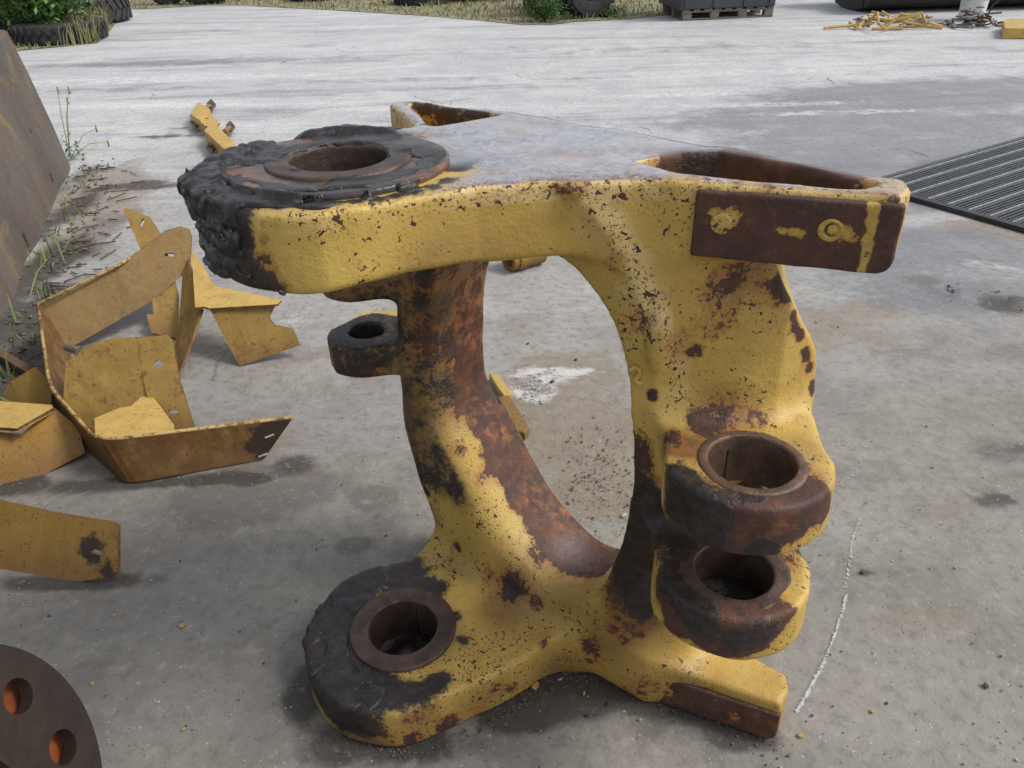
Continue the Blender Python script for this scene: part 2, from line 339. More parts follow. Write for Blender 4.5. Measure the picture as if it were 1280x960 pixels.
def casting(U, V, Z):
    k = .014
    pa = poly2(U, V, plan_arm); pw = smin(poly2(U, V, near_wing), poly2(U, V, far_wing), .02)
    plb = smin(poly2(U, V, plan_low), poly2(U, V, [(.372, -.150), (.629, -.076), (.627, -.03), (.606, .004), (.312, .016), (.335, -.135)]), .01)
    top = smin(smax(pa + .002, slab(Z, HT - .124, HT), k), smax(pw + .002, slab(Z, HT - TP, HT), k), .02)
    bot = smax(plb + .002, slab(Z, 0, TP), k)
    o = poly2(U, Z, outl)
    fx = ((.185)*(V + .185) - (.185)*(U - .345))                 # oblique front face of the near member
    fl = -((U - .350)*(-.670) + (V + .178)*.742)                 # outside when in front of the line
    fs = smax(slab(V, -.190, .012), o, .03)
    fs = smax(fs, fl, .035)
    X = ORG.x + CA*U - SA*V; Y = ORG.y + SA*U + CA*V; zz = np.abs(Z - .585)
    web = smax(poly2(X, zz, webp), (1.122 - .060*(.585 - zz)) - Y + .40*np.clip(.40 - Z, 0, 1) + .55*np.clip(X - .44, 0, 1) + .68*np.clip(np.interp(Z, RZ, RX).astype(np.float32) - X, 0, 1), .010)
    web = smax(smax(web, V - .032, .02), zz - .565, .01)
    body = smin(fs, web, .016)
    d = smin(top, body, .03); d = smin(d, bot, .09)
    # tunnel
    tn = poly2(U, Z, tun)
    d = smax(d, -tn, .009 + .052*np.clip((.16 - U)/.2, 0, 1)*np.clip(-(V + .02)/.1, 0, 1)*np.clip((.9 - Z)/.1, 0, 1))
    # steering lugs: a round eye on a root that runs back into the member
    su, sv = ST; swx, swy = wor(su, sv); c = (np.sqrt(((X - swx)/.126)**2 + ((Y - swy)/.113)**2) - 1)*.118
    quad = [loc(.246, .96), loc(.250, 1.14), loc(.47, 1.19), loc(.505, 1.09), loc(.488, .975)]
    pg = smin(c, poly2(U, V, quad), .03)
    for lo, hi in ((.666, .755), (.438, .527)):
        lug = smax(pg, slab(Z, lo - .006, hi), .012); d = smin(d, lug, .05)
    # far eye
    c = np.sqrt((U - FL[0])**2 + (V - FL[1])**2) - .0875
    pg = smin(c, poly2(U, V, [(-.40, -.285), (-.27, -.20), (-.27, -.03), (-.45, -.13)]), .02)
    d = smin(d, smax(pg, slab(Z, .611, .690), .012), .02)
    d = smin(d, smax(pg, slab(Z, .790, .87), .03), .02)
    # lower boss of the top eye
    c = np.sqrt((U - PIV[0])**2 + (V - PIV[1])**2)
    d = smin(d, smax(c - .135, slab(Z, 1.012, 1.08), .01), .012)
    # raised oval pad on the ridge
    d = smin(d, (np.sqrt(((X - .237)/.020)**2 + ((Y - 1.105)/.012)**2 + ((Z - .895)/.058)**2) - 1)*.012, .004)
    d = smax(smax(d, Z - HT, .010), -Z, .004)
    # casting undulation
    d = d + .0022*vnoise(U, V, Z, 16, 3)
    # bores and pockets
    d = smax(d, -(c - .078), .004)
    d = smax(d, -(np.sqrt((U - su)**2 + (V - sv)**2) - .0685), .004)
    d = smax(d, -smax(np.sqrt((U - FL[0])**2 + (V - FL[1])**2) - .0395, slab(Z, .5, .95), .001), .004)
    for P in (pk_near, pk_far):
        d = smax(d, -smax(poly2(U, V, P), (HT - .10) - Z, .02), .008)
    return d
root = empty('steering_frame', ORG, ANG, 'large yellow cast steel articulation frame with black greasy pivot eye, standing upright on the concrete', 'machine part')
HV = .0058
U, V, Z = grid((-.46, -.70, -.03), (.70, .06, 1.21), HV)
Vt, Ft = surfnet(casting(U, V, Z), (-.46, -.70, -.03), HV)
body = np_mesh('casting_body', Vt, Ft, M_cast, root)


def sdfpart(name, f, lo, hi, h, mat, parent=root):
    U, V, Z = grid(lo, hi, h); D = f(U, V, Z)
    D = np.broadcast_to(D, (U.shape[0], V.shape[1], Z.shape[2])).astype(np.float32)
    Vv, Fv = surfnet(D, lo, h); o = np_mesh(name, Vv, Fv, mat, parent); o['_n'] = len(Vv); return o, Vv, Fv
def annulus(U, V, Z, c, ri, ro, z0, z1, k=.003, wob=0.):
    r = np.sqrt((U - c[0])**2 + (V - c[1])**2); s_ = slab(Z, z0, z1)
    if wob: s_ = s_ + wob*vnoise(U, V, Z, 30, 5)
    return smax(smax(ri - r, r - ro, k), s_, k)
# machined faces and bushings
sdfpart('bore_face', lambda U, V, Z: annulus(U, V, Z, PIV, .078, .172, 1.13, 1.1685, .004, .001), (PIV[0]-.19, PIV[1]-.19, 1.12), (PIV[0]+.19, PIV[1]+.19, 1.185), .0036, M_ringrust)
def topring(U, V, Z): return np.minimum(annulus(U, V, Z, PIV, .076, .1135, 1.03, 1.1735, .005, .0015), annulus(U, V, Z, PIV, .0755, .082, 1.0, 1.15))
sdfpart('bushing', topring, (PIV[0]-.13, PIV[1]-.13, 1.0), (PIV[0]+.13, PIV[1]+.13, 1.195), .0036, M_ring)
sdfpart('bushing', lambda U, V, Z: np.minimum(annulus(U, V, Z, PIV, .0765, .119, .10, .1235, .004, .001), annulus(U, V, Z, PIV, .0765, .081, .004, .12)),
        (PIV[0]-.135, PIV[1]-.135, 0), (PIV[0]+.135, PIV[1]+.135, .14), .0034, M_ring)
sdfpart('bushing', lambda U, V, Z: np.minimum(annulus(U, V, Z, ST, .0665, .0840, .73, .7585, .0016, .0006), annulus(U, V, Z, ST, .0665, .071, .664, .75)),
        (ST[0]-.1, ST[1]-.1, .65), (ST[0]+.1, ST[1]+.1, .775), .0034, M_ringtan)
sdfpart('bushing', lambda U, V, Z: np.minimum(annulus(U, V, Z, ST, .0650, .094, .50, .5275, .003, .0016), annulus(U, V, Z, ST, .0650, .070, .436, .52)),
        (ST[0]-.11, ST[1]-.11, .425), (ST[0]+.11, ST[1]+.11, .54), .0034, M_ring)
# dark plugs added in the bottom of two bores to make them read black
sdfpart('dark_bore_plug', lambda U, V, Z: smax(np.sqrt((U - ST[0])**2 + (V - ST[1])**2) - .066, slab(Z, .437, .447 + .006*vnoise(U, V, U*0, 30, 51)), .003), (ST[0]-.08, ST[1]-.08, .425), (ST[0]+.08, ST[1]+.08, .47), .0036, M_grease)
sdfpart('dark_bore_plug', lambda U, V, Z: smax(np.sqrt((U - PIV[0])**2 + (V - PIV[1])**2) - .077, slab(Z, .002, .022 + .010*vnoise(U, V, U*0, 26, 52)), .003), (PIV[0]-.09, PIV[1]-.09, -.01), (PIV[0]+.09, PIV[1]+.09, .05), .0036, M_grease)
# flat wear pads on the wing faces
A0, DX, DN = (.383, -.174), (.929, .370), (.370, -.929)
def pad_f(z0, z1, s0, s1, A0=A0, DX=DX, DN=DN):
    def f(U, V, Z):
        a = (U - A0[0])*DX[0] + (V - A0[1])*DX[1]; q = (U - A0[0])*DN[0] + (V - A0[1])*DN[1]
        d2 = smax(np.abs(a - (s0+s1)/2) - (s1-s0)/2, slab(Z, z0, z1), .004 + .022*(a > .2)*(Z < (z0+z1)/2))
        return smax(d2, np.abs(q + .002) - .009, .003) + .0008*vnoise(U, V, Z, 40, 9)
    return f
pads = []
LOWP = ((.380, -.1477), (.961, .277), (.277, -.961))
for z0, z1, s0, s1, PL in ((1.050, 1.150, -.004, .270, (A0, DX, DN)), (.006, .088, -.010, .262, LOWP)):
    pads.append(sdfpart('wear_pad', pad_f(z0, z1, s0, s1, *PL), (.31, -.235, z0-.012), (.65, -.05, z1+.012), .0034, M_cast))
def plug(sa, zc, r, name='plug_weld', swirl=False, A0=A0, DX=DX, DN=DN):
    c = (A0[0] + DX[0]*sa, A0[1] + DX[1]*sa)
    def f(U, V, Z):
        a = (U - c[0])*DX[0] + (V - c[1])*DX[1]; q = (U - c[0])*DN[0] + (V - c[1])*DN[1]; rr = np.sqrt(a*a + (Z - zc)**2)
        d = smax(rr - r, np.abs(q - .004) - .0055, .003)
        if swirl: d = smax(d, -smax(np.abs(np.sqrt((a - .002)**2 + (Z - zc - .001)**2) - .0085) - .0016, -(q - .006), .001), .001)
        return d
    return sdfpart(name, f, (c[0]-.035, c[1]-.035, zc-.03), (c[0]+.035, c[1]+.035, zc+.03), .0022, M_cast)
plugs = [plug(.036, 1.104, .016), plug(.182, 1.108, .017, swirl=True), plug(.035, .048, .012, 'plug_weld', False, *LOWP), plug(.175, .042, .012, 'plug_weld', False, *LOWP)]
# cast figure 2 on the inner strip
def seg(P, Q, X, Y, Z):
    P, Q = np.array(P), np.array(Q); e = Q - P; t = np.clip(((X-P[0])*e[0] + (Y-P[1])*e[1] + (Z-P[2])*e[2])/(e@e), 0, 1)
    return np.sqrt((X-P[0]-e[0]*t)**2 + (Y-P[1]-e[1]*t)**2 + (Z-P[2]-e[2]*t)**2)
fig = [aty(x, y, 1.117) for x, y in ((787, 463), (793, 459), (800, 462), (799, 469), (793, 475), (799, 480), (806, 475))]
def figf(U, V, Z):
    X = ORG.x + CA*U - SA*V; Y = ORG.y + SA*U + CA*V; d = 1e3
    for a, b in zip(fig, fig[1:]): d = np.minimum(d, seg(a, b, X, Y, Z))
    return d - .0042
fl_ = loc(fig[3].x, fig[3].y)
sdfpart('cast_figure', figf, (fl_[0]-.04, fl_[1]-.04, fig[3].z-.03), (fl_[0]+.04, fl_[1]+.04, fig[3].z+.03), .0022, M_cast)

# grease: thick lumpy shells grown over the pivot eyes
def sm(x, a, b): t = np.clip((x - a)/(b - a), 0, 1); return t*t*(3 - 2*t)
def grease_top(U, V, Z):
    D = casting(U, V, Z); D = np.minimum(D, annulus(U, V, Z, PIV, .076, .172, 1.13, 1.1685)); D = np.minimum(D, annulus(U, V, Z, PIV, .076, .1135, 1.03, 1.1735))
    X = ORG.x + CA*U - SA*V - .26*-1 - 0; Y = ORG.y + SA*U + CA*V - 1.232
    n1 = vnoise(U, V, Z, 22, 11); n2 = vnoise(U, V, Z, 55, 12); n3 = vnoise(U, V, Z, 130, 13); r = np.sqrt(X*X + Y*Y); th = np.degrees(np.arctan2(Y, X)) % 360
    lump = .5 + .5*n1 + .28*n2 + .10*n3; on = (Z > 1.13)
    side = sm(-(X + .125 - (1.13 - Z)*.50) + .030*n1 + .018*n2, -.006, .010)*sm(Z, 1.030, 1.045)*(X < .02)
    T = -.006 + side*(.009 + .006*n2 + .006*n1 + .004*n3 + .006*vnoise(U*.35, V*.35, Z*2.2, 60, 14))
    flap = np.exp(-(((X + .215)/.05)**2 + ((Y - .0)/.08)**2 + ((Z - 1.140)/.022)**2))
    T = T + flap*(.024 + .012*n2)
    rim = sm(r + .010*n1, .150, .176)*sm(.262 - r, 0, .02)*sm(th + 8*n1, 62, 78)*sm(222 - th - 8*n1, 0, 14)*on
    gap = 1 - .9*np.exp(-((th - 128)/7.)**2)
    T = np.maximum(T, -.006 + rim*gap*(.008 + .012*lump))
    ring = sm(r + .006*n2, .070, .084)*sm(.160 + .022*n1 - r, 0, .010)*on*(.5 + .5*sm(n1, -.6, .0))
    T = np.maximum(T, -.004 + ring*(.0045 + .004*lump))
    left = sm(-(X + .112) + .03*n1 + .012*n2, -.004, .016)*sm(r, .09, .10)*on
    T = np.maximum(T, -.005 + left*(.005 + .006*lump))
    front = sm(r + .008*n1, .162, .174)*sm(th, 190, 210)*sm(338 - th, 0, 20)*sm(.205 + .015*n1 - r, 0, .012)*on
    T = np.maximum(T, -.005 + front*(.005 + .006*lump))
    G = smax(D - T, .0015 - T, .002)
    return smax(G, .0765 - r, .003)
sdfpart('grease_buildup', grease_top, (-.40, -.70, .975), (.16, -.16, 1.225), .0038, M_grease)
def grease_bot(U, V, Z):
    D = casting(U, V, Z); X = ORG.x + CA*U - SA*V + .26; Y = ORG.y + SA*U + CA*V - 1.232
    n1 = vnoise(U, V, Z, 20, 21); n2 = vnoise(U, V, Z, 52, 22); n3 = vnoise(U, V, Z, 130, 23); r = np.sqrt(X*X + Y*Y)
    lump = .5 + .5*n1 + .25*n2 + .08*n3
    reg = sm(-(X - .045 + .10*np.abs(Y + .02)/.2) + .03*n1 + .015*n2, -.006, .012)*sm(r + .004*n2, .118, .126)
    T = -.005 + reg*(.004 + .008*lump)*sm(Z, .0, .02)
    T = np.where(Z < .09, T - .004 - sm(X, -.12, -.02)*.02, T)
    return smax(smax(D - T, .0015 - T, .002), .119 - r, .003)
sdfpart('grease_buildup', grease_bot, (-.40, -.70, -.004), (.14, -.16, .155), .0042, M_grease)


# where wear and painted light or shade sit on the casting: (x, y, z, radius, strength) in metres
MARKS = {
 'grease': [(-0.418,1.086,1.157,0.034,1.2),(-0.439,1.107,1.09,0.04,1.3),(-0.409,1.071,1.054,0.042,1.3),(-0.358,1.035,1.056,0.029,1.0),(-0.372,1.043,1.113,0.029,0.9),(-0.371,1.073,1.16,0.044,1.3),(-0.349,1.165,1.16,0.072,1.2),(-0.316,1.366,1.161,0.082,1.0),(-0.21,1.389,1.159,0.069,0.9),(-0.084,1.225,1.16,0.037,0.9),(0.303,1.251,1.142,0.046,0.6),(-0.097,1.627,1.151,0.042,0.55),(0.232,1.104,0.799,0.011,0.8),(0.344,1.085,0.768,0.019,0.55),(0.224,1.102,0.589,0.04,1.1),(0.245,1.075,0.536,0.035,1.1),(0.214,1.109,0.545,0.035,1.0),(0.231,1.094,0.46,0.033,0.9),(0.251,0.931,0.727,0.036,0.9),(0.279,0.895,0.726,0.036,0.8),(0.247,0.955,0.755,0.027,0.7),(0.323,0.894,0.755,0.026,0.55),(0.274,0.963,0.528,0.032,0.8),(0.287,0.894,0.526,0.031,0.75),(0.307,1.059,0.529,0.034,0.9),(0.387,0.862,0.483,0.021,0.7),(0.496,1.018,0.523,0.02,0.6),(0.165,1.17,0.197,0.0,0.0),(0.226,1.123,0.348,0.032,0.85),(0.246,1.121,0.282,0.029,0.6),(-0.338,1.637,0.691,0.063,0.68),(-0.368,1.541,0.69,0.042,0.56),(-0.28,1.517,0.691,0.035,0.68),(-0.235,1.519,0.766,0.027,0.68),(-0.247,1.507,0.675,0.028,0.68),(-0.25,1.534,0.534,0.029,0.68),(-0.239,1.522,0.43,0.023,0.62),(-0.175,1.513,0.649,0.042,0.46),(-0.172,1.511,0.568,0.047,0.53),(-0.202,1.498,0.512,0.026,0.43),(-0.154,1.518,0.745,0.021,0.31),(-0.183,1.499,0.755,0.017,0.37),(0.177,1.364,0.182,0.03,0.5),(-0.013,1.309,0.147,0.03,0.75),(-0.141,1.431,0.17,0.01,0.8),(-0.433,1.252,0.116,0.073,1.3),(-0.413,1.35,0.115,0.065,1.2),(-0.43,1.143,0.114,0.069,1.3),(-0.354,1.098,0.116,0.067,1.2),(-0.281,1.057,0.115,0.056,1.0),(-0.285,1.397,0.116,0.066,1.0),(-0.194,1.353,0.117,0.038,0.8),(-0.168,1.093,0.114,0.027,0.8),(-0.143,1.266,0.115,0.022,0.7),(-0.125,1.197,0.114,0.018,0.7),(-0.2,1.065,0.114,0.036,0.7),(-0.385,1.051,0.076,0.057,1.2),(-0.324,1.021,0.063,0.033,1.0),(-0.225,1.506,0.675,0.045,0.62),(-0.215,1.507,0.592,0.043,0.56),(-0.165,1.521,0.665,0.042,0.43),(-0.182,1.493,0.795,0.023,0.43),(-0.235,1.505,0.828,0.017,0.56),(0.237,0.955,0.725,0.02,0.9),(0.244,0.942,0.687,0.02,0.8),(0.245,0.945,0.519,0.016,0.7),(0.303,0.88,0.522,0.018,0.5),(0.372,0.862,0.673,0.019,0.8),(0.223,1.103,0.624,0.023,1.0),(0.232,1.095,0.557,0.032,1.2),(0.245,1.058,0.494,0.029,1.1),(0.251,1.087,0.581,0.023,1.2),(0.223,1.102,0.493,0.027,1.0),(0.213,1.116,0.441,0.021,0.6),(-0.309,1.045,1.158,0.013,0.8),(-0.285,1.047,1.158,0.013,0.8),(-0.26,1.047,1.159,0.013,0.8),(-0.233,1.05,1.159,0.013,0.8),(-0.207,1.054,1.159,0.013,0.8),(-0.181,1.063,1.159,0.013,0.8),(-0.154,1.076,1.159,0.013,0.8),(-0.128,1.09,1.159,0.014,0.8),(-0.104,1.11,1.159,0.015,0.8),(-0.085,1.139,1.16,0.016,0.8),(-0.07,1.193,1.16,0.017,0.6),(-0.053,1.243,1.16,0.015,0.5),(-0.077,1.267,1.159,0.015,0.6),(-0.231,1.518,0.325,0.017,0.5),(-0.215,1.503,0.288,0.014,0.7),(-0.239,1.522,0.541,0.026,0.68),(-0.222,1.507,0.507,0.022,0.5),(0.441,1.12,0.333,0.035,1.2),(0.409,1.117,0.336,0.029,1.2),(0.44,1.128,0.295,0.026,1.1),(0.415,1.027,0.665,0.021,1.2),(0.412,1.088,0.611,0.023,1.2),(0.426,1.011,0.69,0.016,1.1),(0.282,1.002,0.527,0.036,0.9),(0.255,0.931,0.524,0.034,0.9),(0.288,0.887,0.497,0.034,0.8),(0.348,0.862,0.485,0.033,0.7),(0.397,0.864,0.508,0.025,0.7),(0.284,0.891,0.666,0.036,0.9),(0.32,1.024,0.466,0.029,0.8),(0.36,0.863,0.674,0.028,0.8),(0.259,0.922,0.751,0.031,0.6),(0.301,0.88,0.715,0.031,0.5),(0.416,0.871,0.711,0.023,0.4),(0.351,0.889,0.756,0.016,1.2),(0.385,1.041,0.667,0.019,1.2)],  # grease, plus bore shade painted on surfaces seen through the bores
 'rust': [(-0.34,1.027,1.083,0.024,0.6),(-0.327,1.022,1.054,0.018,0.7),(-0.333,1.025,1.119,0.013,0.5),(-0.009,1.175,1.159,0.024,0.4),(0.049,1.279,1.16,0.052,0.33),(0.134,1.224,1.16,0.05,0.36),(0.041,1.442,1.16,0.057,0.36),(0.126,1.434,1.16,0.043,0.34),(-0.06,1.475,1.162,0.029,0.4),(0.34,1.247,1.142,0.064,0.9),(0.439,1.163,1.147,0.048,0.9),(0.488,1.105,1.151,0.034,0.8),(0.263,1.244,1.151,0.038,0.9),(-0.114,1.642,1.152,0.064,0.9),(0.198,1.159,1.162,0.017,0.5),(0.364,1.076,1.159,0.016,0.36),(0.459,1.059,1.157,0.015,0.4),(0.089,1.119,1.144,0.023,0.42),(0.164,1.119,1.03,0.029,0.34),(0.205,1.115,0.935,0.033,0.34),(0.323,1.11,1.003,0.037,0.36),(0.372,1.112,1.007,0.037,0.42),(0.414,1.112,0.972,0.03,0.4),(0.33,1.107,0.936,0.045,0.38),(0.27,1.106,0.895,0.038,0.36),(0.419,1.113,0.985,0.015,0.7),(0.454,1.116,0.913,0.013,0.8),(0.489,1.129,0.846,0.011,0.8),(0.514,1.136,0.778,0.011,0.7),(0.232,1.105,0.803,0.011,0.9),(0.298,1.106,0.88,0.013,0.5),(0.337,1.084,0.766,0.035,0.85),(0.396,1.078,0.764,0.029,0.6),(0.303,1.081,0.764,0.021,0.7),(0.258,1.049,0.756,0.021,0.6),(0.221,1.103,0.642,0.042,0.7),(0.232,1.094,0.44,0.039,0.5),(0.275,1.083,0.547,0.026,0.8),(0.3,0.88,0.723,0.047,1.1),(0.362,0.86,0.738,0.046,1.2),(0.425,0.875,0.738,0.035,1.1),(0.445,0.909,0.754,0.024,0.9),(0.265,1.015,0.756,0.02,0.5),(0.428,0.929,0.754,0.024,0.5),(0.343,0.884,0.756,0.035,0.7),(0.31,1.047,0.756,0.026,0.45),(0.452,0.966,0.755,0.025,0.45),(0.296,1.001,0.527,0.055,1.2),(0.329,0.907,0.528,0.052,1.2),(0.389,0.889,0.527,0.051,1.1),(0.446,0.996,0.526,0.036,0.8),(0.265,0.909,0.511,0.047,1.2),(0.358,0.861,0.504,0.051,1.2),(0.431,0.877,0.52,0.018,0.5),(0.219,1.13,0.203,0.05,0.55),(0.2,1.142,0.296,0.036,0.5),(0.158,1.17,0.135,0.035,0.45),(-0.368,1.509,0.648,0.053,0.8),(-0.315,1.499,0.642,0.035,0.8),(-0.106,1.55,0.803,0.024,0.7),(-0.095,1.593,0.705,0.029,0.7),(-0.1,1.593,0.623,0.03,0.6),(-0.094,1.591,0.538,0.03,0.8),(-0.078,1.548,0.452,0.038,0.95),(-0.043,1.504,0.366,0.042,0.95),(0.022,1.481,0.285,0.046,0.95),(0.088,1.46,0.225,0.047,0.95),(0.16,1.392,0.183,0.057,0.85),(-0.004,1.555,0.374,0.023,0.8),(-0.042,1.532,0.392,0.038,0.9),(-0.077,1.587,0.495,0.031,0.9),(-0.202,1.493,0.814,0.033,0.6),(0.101,1.359,0.19,0.049,0.6),(0.045,1.367,0.21,0.037,0.5),(-0.013,1.312,0.152,0.044,0.85),(0.041,1.266,0.155,0.025,0.7),(-0.069,1.357,0.147,0.026,0.55),(-0.191,1.481,0.28,0.015,0.7),(-0.147,1.438,0.176,0.016,0.7),(-0.29,1.014,0.059,0.023,0.7),(-0.231,1.021,0.085,0.023,0.5),(-0.253,1.013,0.018,0.033,0.4),(-0.155,1.054,0.023,0.034,0.4),(-0.052,1.106,0.068,0.024,0.36),(-0.168,1.426,0.136,0.02,0.3),(0.055,1.19,0.116,0.025,0.35),(0.258,1.106,0.054,0.045,0.6),(0.16,1.169,0.085,0.039,0.5),(-0.188,1.505,0.694,0.069,0.55),(-0.122,1.551,0.519,0.056,0.6),(-0.141,1.548,0.649,0.054,0.5),(-0.071,1.626,0.647,0.022,0.8),(-0.133,1.475,0.437,0.026,0.5),(0.033,1.518,0.304,0.058,0.6),(-0.041,1.573,0.434,0.031,0.9),(-0.081,1.453,0.36,0.026,0.45),(0.165,1.439,0.19,0.058,0.8),(0.107,1.445,0.212,0.058,0.6),(-0.145,1.46,0.88,0.064,0.6),(-0.074,1.596,0.782,0.021,0.8),(0.273,0.899,0.675,0.049,1.1),(0.336,0.866,0.688,0.035,1.1),(0.402,0.866,0.716,0.035,1.1),(0.46,0.898,0.717,0.024,1.1),(0.248,0.935,0.693,0.037,1.0),(0.258,0.919,0.462,0.027,1.1),(0.301,0.879,0.477,0.034,1.1),(0.327,0.868,0.46,0.026,1.1),(0.374,0.861,0.485,0.033,1.0),(0.245,0.942,0.513,0.032,1.1),(0.437,0.979,0.467,0.033,0.8),(0.354,1.042,0.456,0.044,1.0),(0.426,1.011,0.503,0.028,0.8),(0.219,1.107,0.691,0.033,0.8),(0.519,1.004,1.136,0.009,1.1),(0.524,1.003,1.102,0.009,1.1),(0.517,1.016,1.154,0.006,0.9),(0.392,1.204,1.143,0.037,1.0),(0.421,1.179,1.14,0.036,1.0),(0.464,1.133,1.148,0.035,1.0),(0.36,1.231,1.152,0.038,1.0),(0.289,1.252,1.153,0.025,1.0),(-0.169,1.69,1.153,0.02,1.0),(-0.048,1.586,1.156,0.025,1.0),(0.012,1.383,1.161,0.028,0.3),(0.087,1.275,1.16,0.026,0.34),(-0.068,1.293,1.16,0.018,0.36),(0.106,1.118,1.15,0.016,0.25),(0.077,1.123,1.155,0.014,0.3),(0.032,1.142,1.16,0.014,0.4),(0.272,1.116,1.161,0.014,0.5),(0.325,1.099,1.16,0.014,0.5),(0.502,1.032,1.16,0.015,0.4),(0.457,1.142,1.143,0.014,0.5),(0.418,1.115,0.998,0.011,0.9),(0.433,1.113,0.968,0.011,0.9),(0.448,1.114,0.935,0.011,0.9),(0.468,1.122,0.895,0.012,0.9),(0.484,1.127,0.862,0.012,0.9),(0.499,1.134,0.827,0.012,0.9),(0.513,1.14,0.792,0.012,0.9),(-0.155,1.054,0.023,0.024,0.5),(-0.088,1.087,0.028,0.021,0.5),(-0.018,1.126,0.04,0.021,0.5),(-0.22,1.024,0.023,0.023,0.6)],
 'dust_light': [(0.01,1.281,1.161,0.077,1.0),(0.117,1.322,1.16,0.08,1.0),(0.068,1.413,1.159,0.07,1.0),(-0.016,1.354,1.162,0.068,1.0),(0.189,1.266,1.16,0.051,0.9),(-0.098,1.371,1.16,0.041,0.8),(0.176,1.368,1.161,0.041,0.8),(0.083,1.202,1.162,0.037,0.9),(0.1,1.116,1.144,0.03,0.6),(0.131,1.117,1.095,0.031,0.7),(0.168,1.114,1.045,0.031,0.7),(0.191,1.117,0.977,0.032,0.7),(0.217,1.107,0.939,0.03,0.6),(0.131,1.388,0.187,0.049,0.5),(-0.092,1.25,1.159,0.038,1.0),(-0.042,1.31,1.161,0.053,1.0),(0.033,1.189,1.16,0.036,1.0),(0.138,1.27,1.16,0.038,1.0),(0.199,1.339,1.16,0.04,0.8),(0.273,1.303,1.161,0.021,0.6),(0.248,1.314,1.161,0.032,1.0),(-0.119,1.278,1.159,0.039,1.0),(-0.152,1.354,1.159,0.041,1.0),(0.021,1.17,1.16,0.029,1.0),(0.222,1.157,1.162,0.014,1.0),(0.307,1.117,1.16,0.014,0.9),(0.388,1.08,1.159,0.011,0.9),(0.489,1.103,1.143,0.011,0.8),(0.118,1.117,1.149,0.021,0.8),(0.136,1.116,1.126,0.021,0.8),(0.154,1.116,1.101,0.021,0.8),(0.173,1.115,1.07,0.022,0.8),(0.193,1.113,1.038,0.022,0.8),(0.21,1.112,1.005,0.022,0.8),(0.227,1.109,0.972,0.022,0.8),(0.239,1.097,0.943,0.022,0.8),(0.253,1.099,0.899,0.023,0.8),(0.267,1.105,0.852,0.023,0.8),(0.277,1.102,0.807,0.024,0.8),(0.095,1.124,1.156,0.021,0.8)],
 'orange': [(0.239,0.949,0.681,0.025,1.0),(0.356,0.862,0.706,0.028,0.5),(0.399,0.866,0.732,0.023,0.6),(0.327,0.868,0.516,0.025,0.5),(0.435,1.121,0.321,0.032,0.5),(0.418,0.87,0.51,0.018,0.8),(0.235,1.124,0.209,0.05,1.0),(0.159,1.17,0.109,0.042,0.8),(-0.348,1.501,0.662,0.035,0.6),(-0.078,1.561,0.466,0.046,0.9),(0.041,1.491,0.276,0.039,0.8),(0.109,1.485,0.228,0.039,0.9),(-0.106,1.587,0.668,0.044,0.7),(-0.206,1.5,0.774,0.03,0.9),(0.191,1.144,0.1,0.052,0.9),(-0.042,1.553,0.413,0.038,0.9),(-0.163,1.499,0.792,0.05,0.6)],
 'bare': [(0.491,1.014,1.139,0.008,1.1),(0.492,1.013,1.111,0.007,1.1),(0.493,1.013,1.085,0.007,1.0),(0.492,1.014,1.064,0.006,0.8),(0.316,1.076,1.113,0.016,0.9),(0.3,1.081,1.097,0.009,0.6),(0.454,1.027,1.107,0.015,0.8),(0.471,1.021,1.103,0.011,0.6),(0.383,1.053,1.102,0.008,0.7),(0.396,1.048,1.101,0.009,0.75),(0.408,1.043,1.1,0.007,0.7),(0.438,1.032,1.128,0.005,0.4),(0.49,1.017,1.149,0.009,1.3),(0.49,1.014,1.124,0.009,1.3),(0.492,1.013,1.099,0.009,1.3),(0.493,1.013,1.074,0.009,1.1),(0.491,1.014,1.054,0.007,1.0),(0.295,1.083,1.12,0.009,0.7)],
 'stain': [(0.3,0.896,0.755,0.07,0.8),(0.35,0.863,0.751,0.069,0.8),(0.402,1.119,0.324,0.096,0.9),(0.435,0.989,0.496,0.056,0.8),(0.351,1.085,0.768,0.053,0.7),(0.29,1.015,0.756,0.038,0.5),(0.439,0.928,0.755,0.036,0.6),(0.243,1.031,0.745,0.039,0.8),(0.246,1.121,0.282,0.081,0.8),(0.189,1.147,0.161,0.068,0.6),(0.091,1.189,0.037,0.054,0.4),(0.337,1.091,0.096,0.068,0.3),(0.361,1.111,1.001,0.049,0.45),(-0.016,1.113,1.137,0.023,0.1),(-0.09,1.086,1.051,0.071,0.5),(0.006,1.115,1.062,0.036,0.25),(-0.337,1.026,0.03,0.067,0.6),(-0.216,1.027,0.076,0.049,0.4),(-0.087,1.087,0.041,0.051,0.3),(-0.128,1.409,0.15,0.058,0.3),(0.005,1.298,0.153,0.092,0.5),(0.129,1.25,0.198,0.071,0.5),(-0.206,1.5,0.227,0.039,0.5),(0.454,1.008,0.755,0.038,0.5),(0.277,1.015,0.756,0.038,0.6),(-0.157,1.199,0.114,0.053,0.3),(-0.051,1.285,0.117,0.055,0.4)],
}
def wcoords(Vt): return np.stack([ORG.x + CA*Vt[:, 0] - SA*Vt[:, 1], ORG.y + SA*Vt[:, 0] + CA*Vt[:, 1], Vt[:, 2]], 1)
def marks(Wp, lst):
    """wear and painted-light marks: (x, y, z, radius, strength) balls in world metres"""
    r = np.zeros(len(Wp))
    for x, y, z, R, s in lst:
        d = np.sqrt(((Wp - np.array((x, y, z)))**2).sum(1)); r = r + s*np.clip(1.5 - d/R, 0, 1)**1.3
    return np.minimum(r, 1.25)
def setattr_(o, name, val):
    a = o.data.attributes.new(name, 'FLOAT', 'POINT'); a.data.foreach_set('value', np.asarray(val, np.float32))
MARK = {}
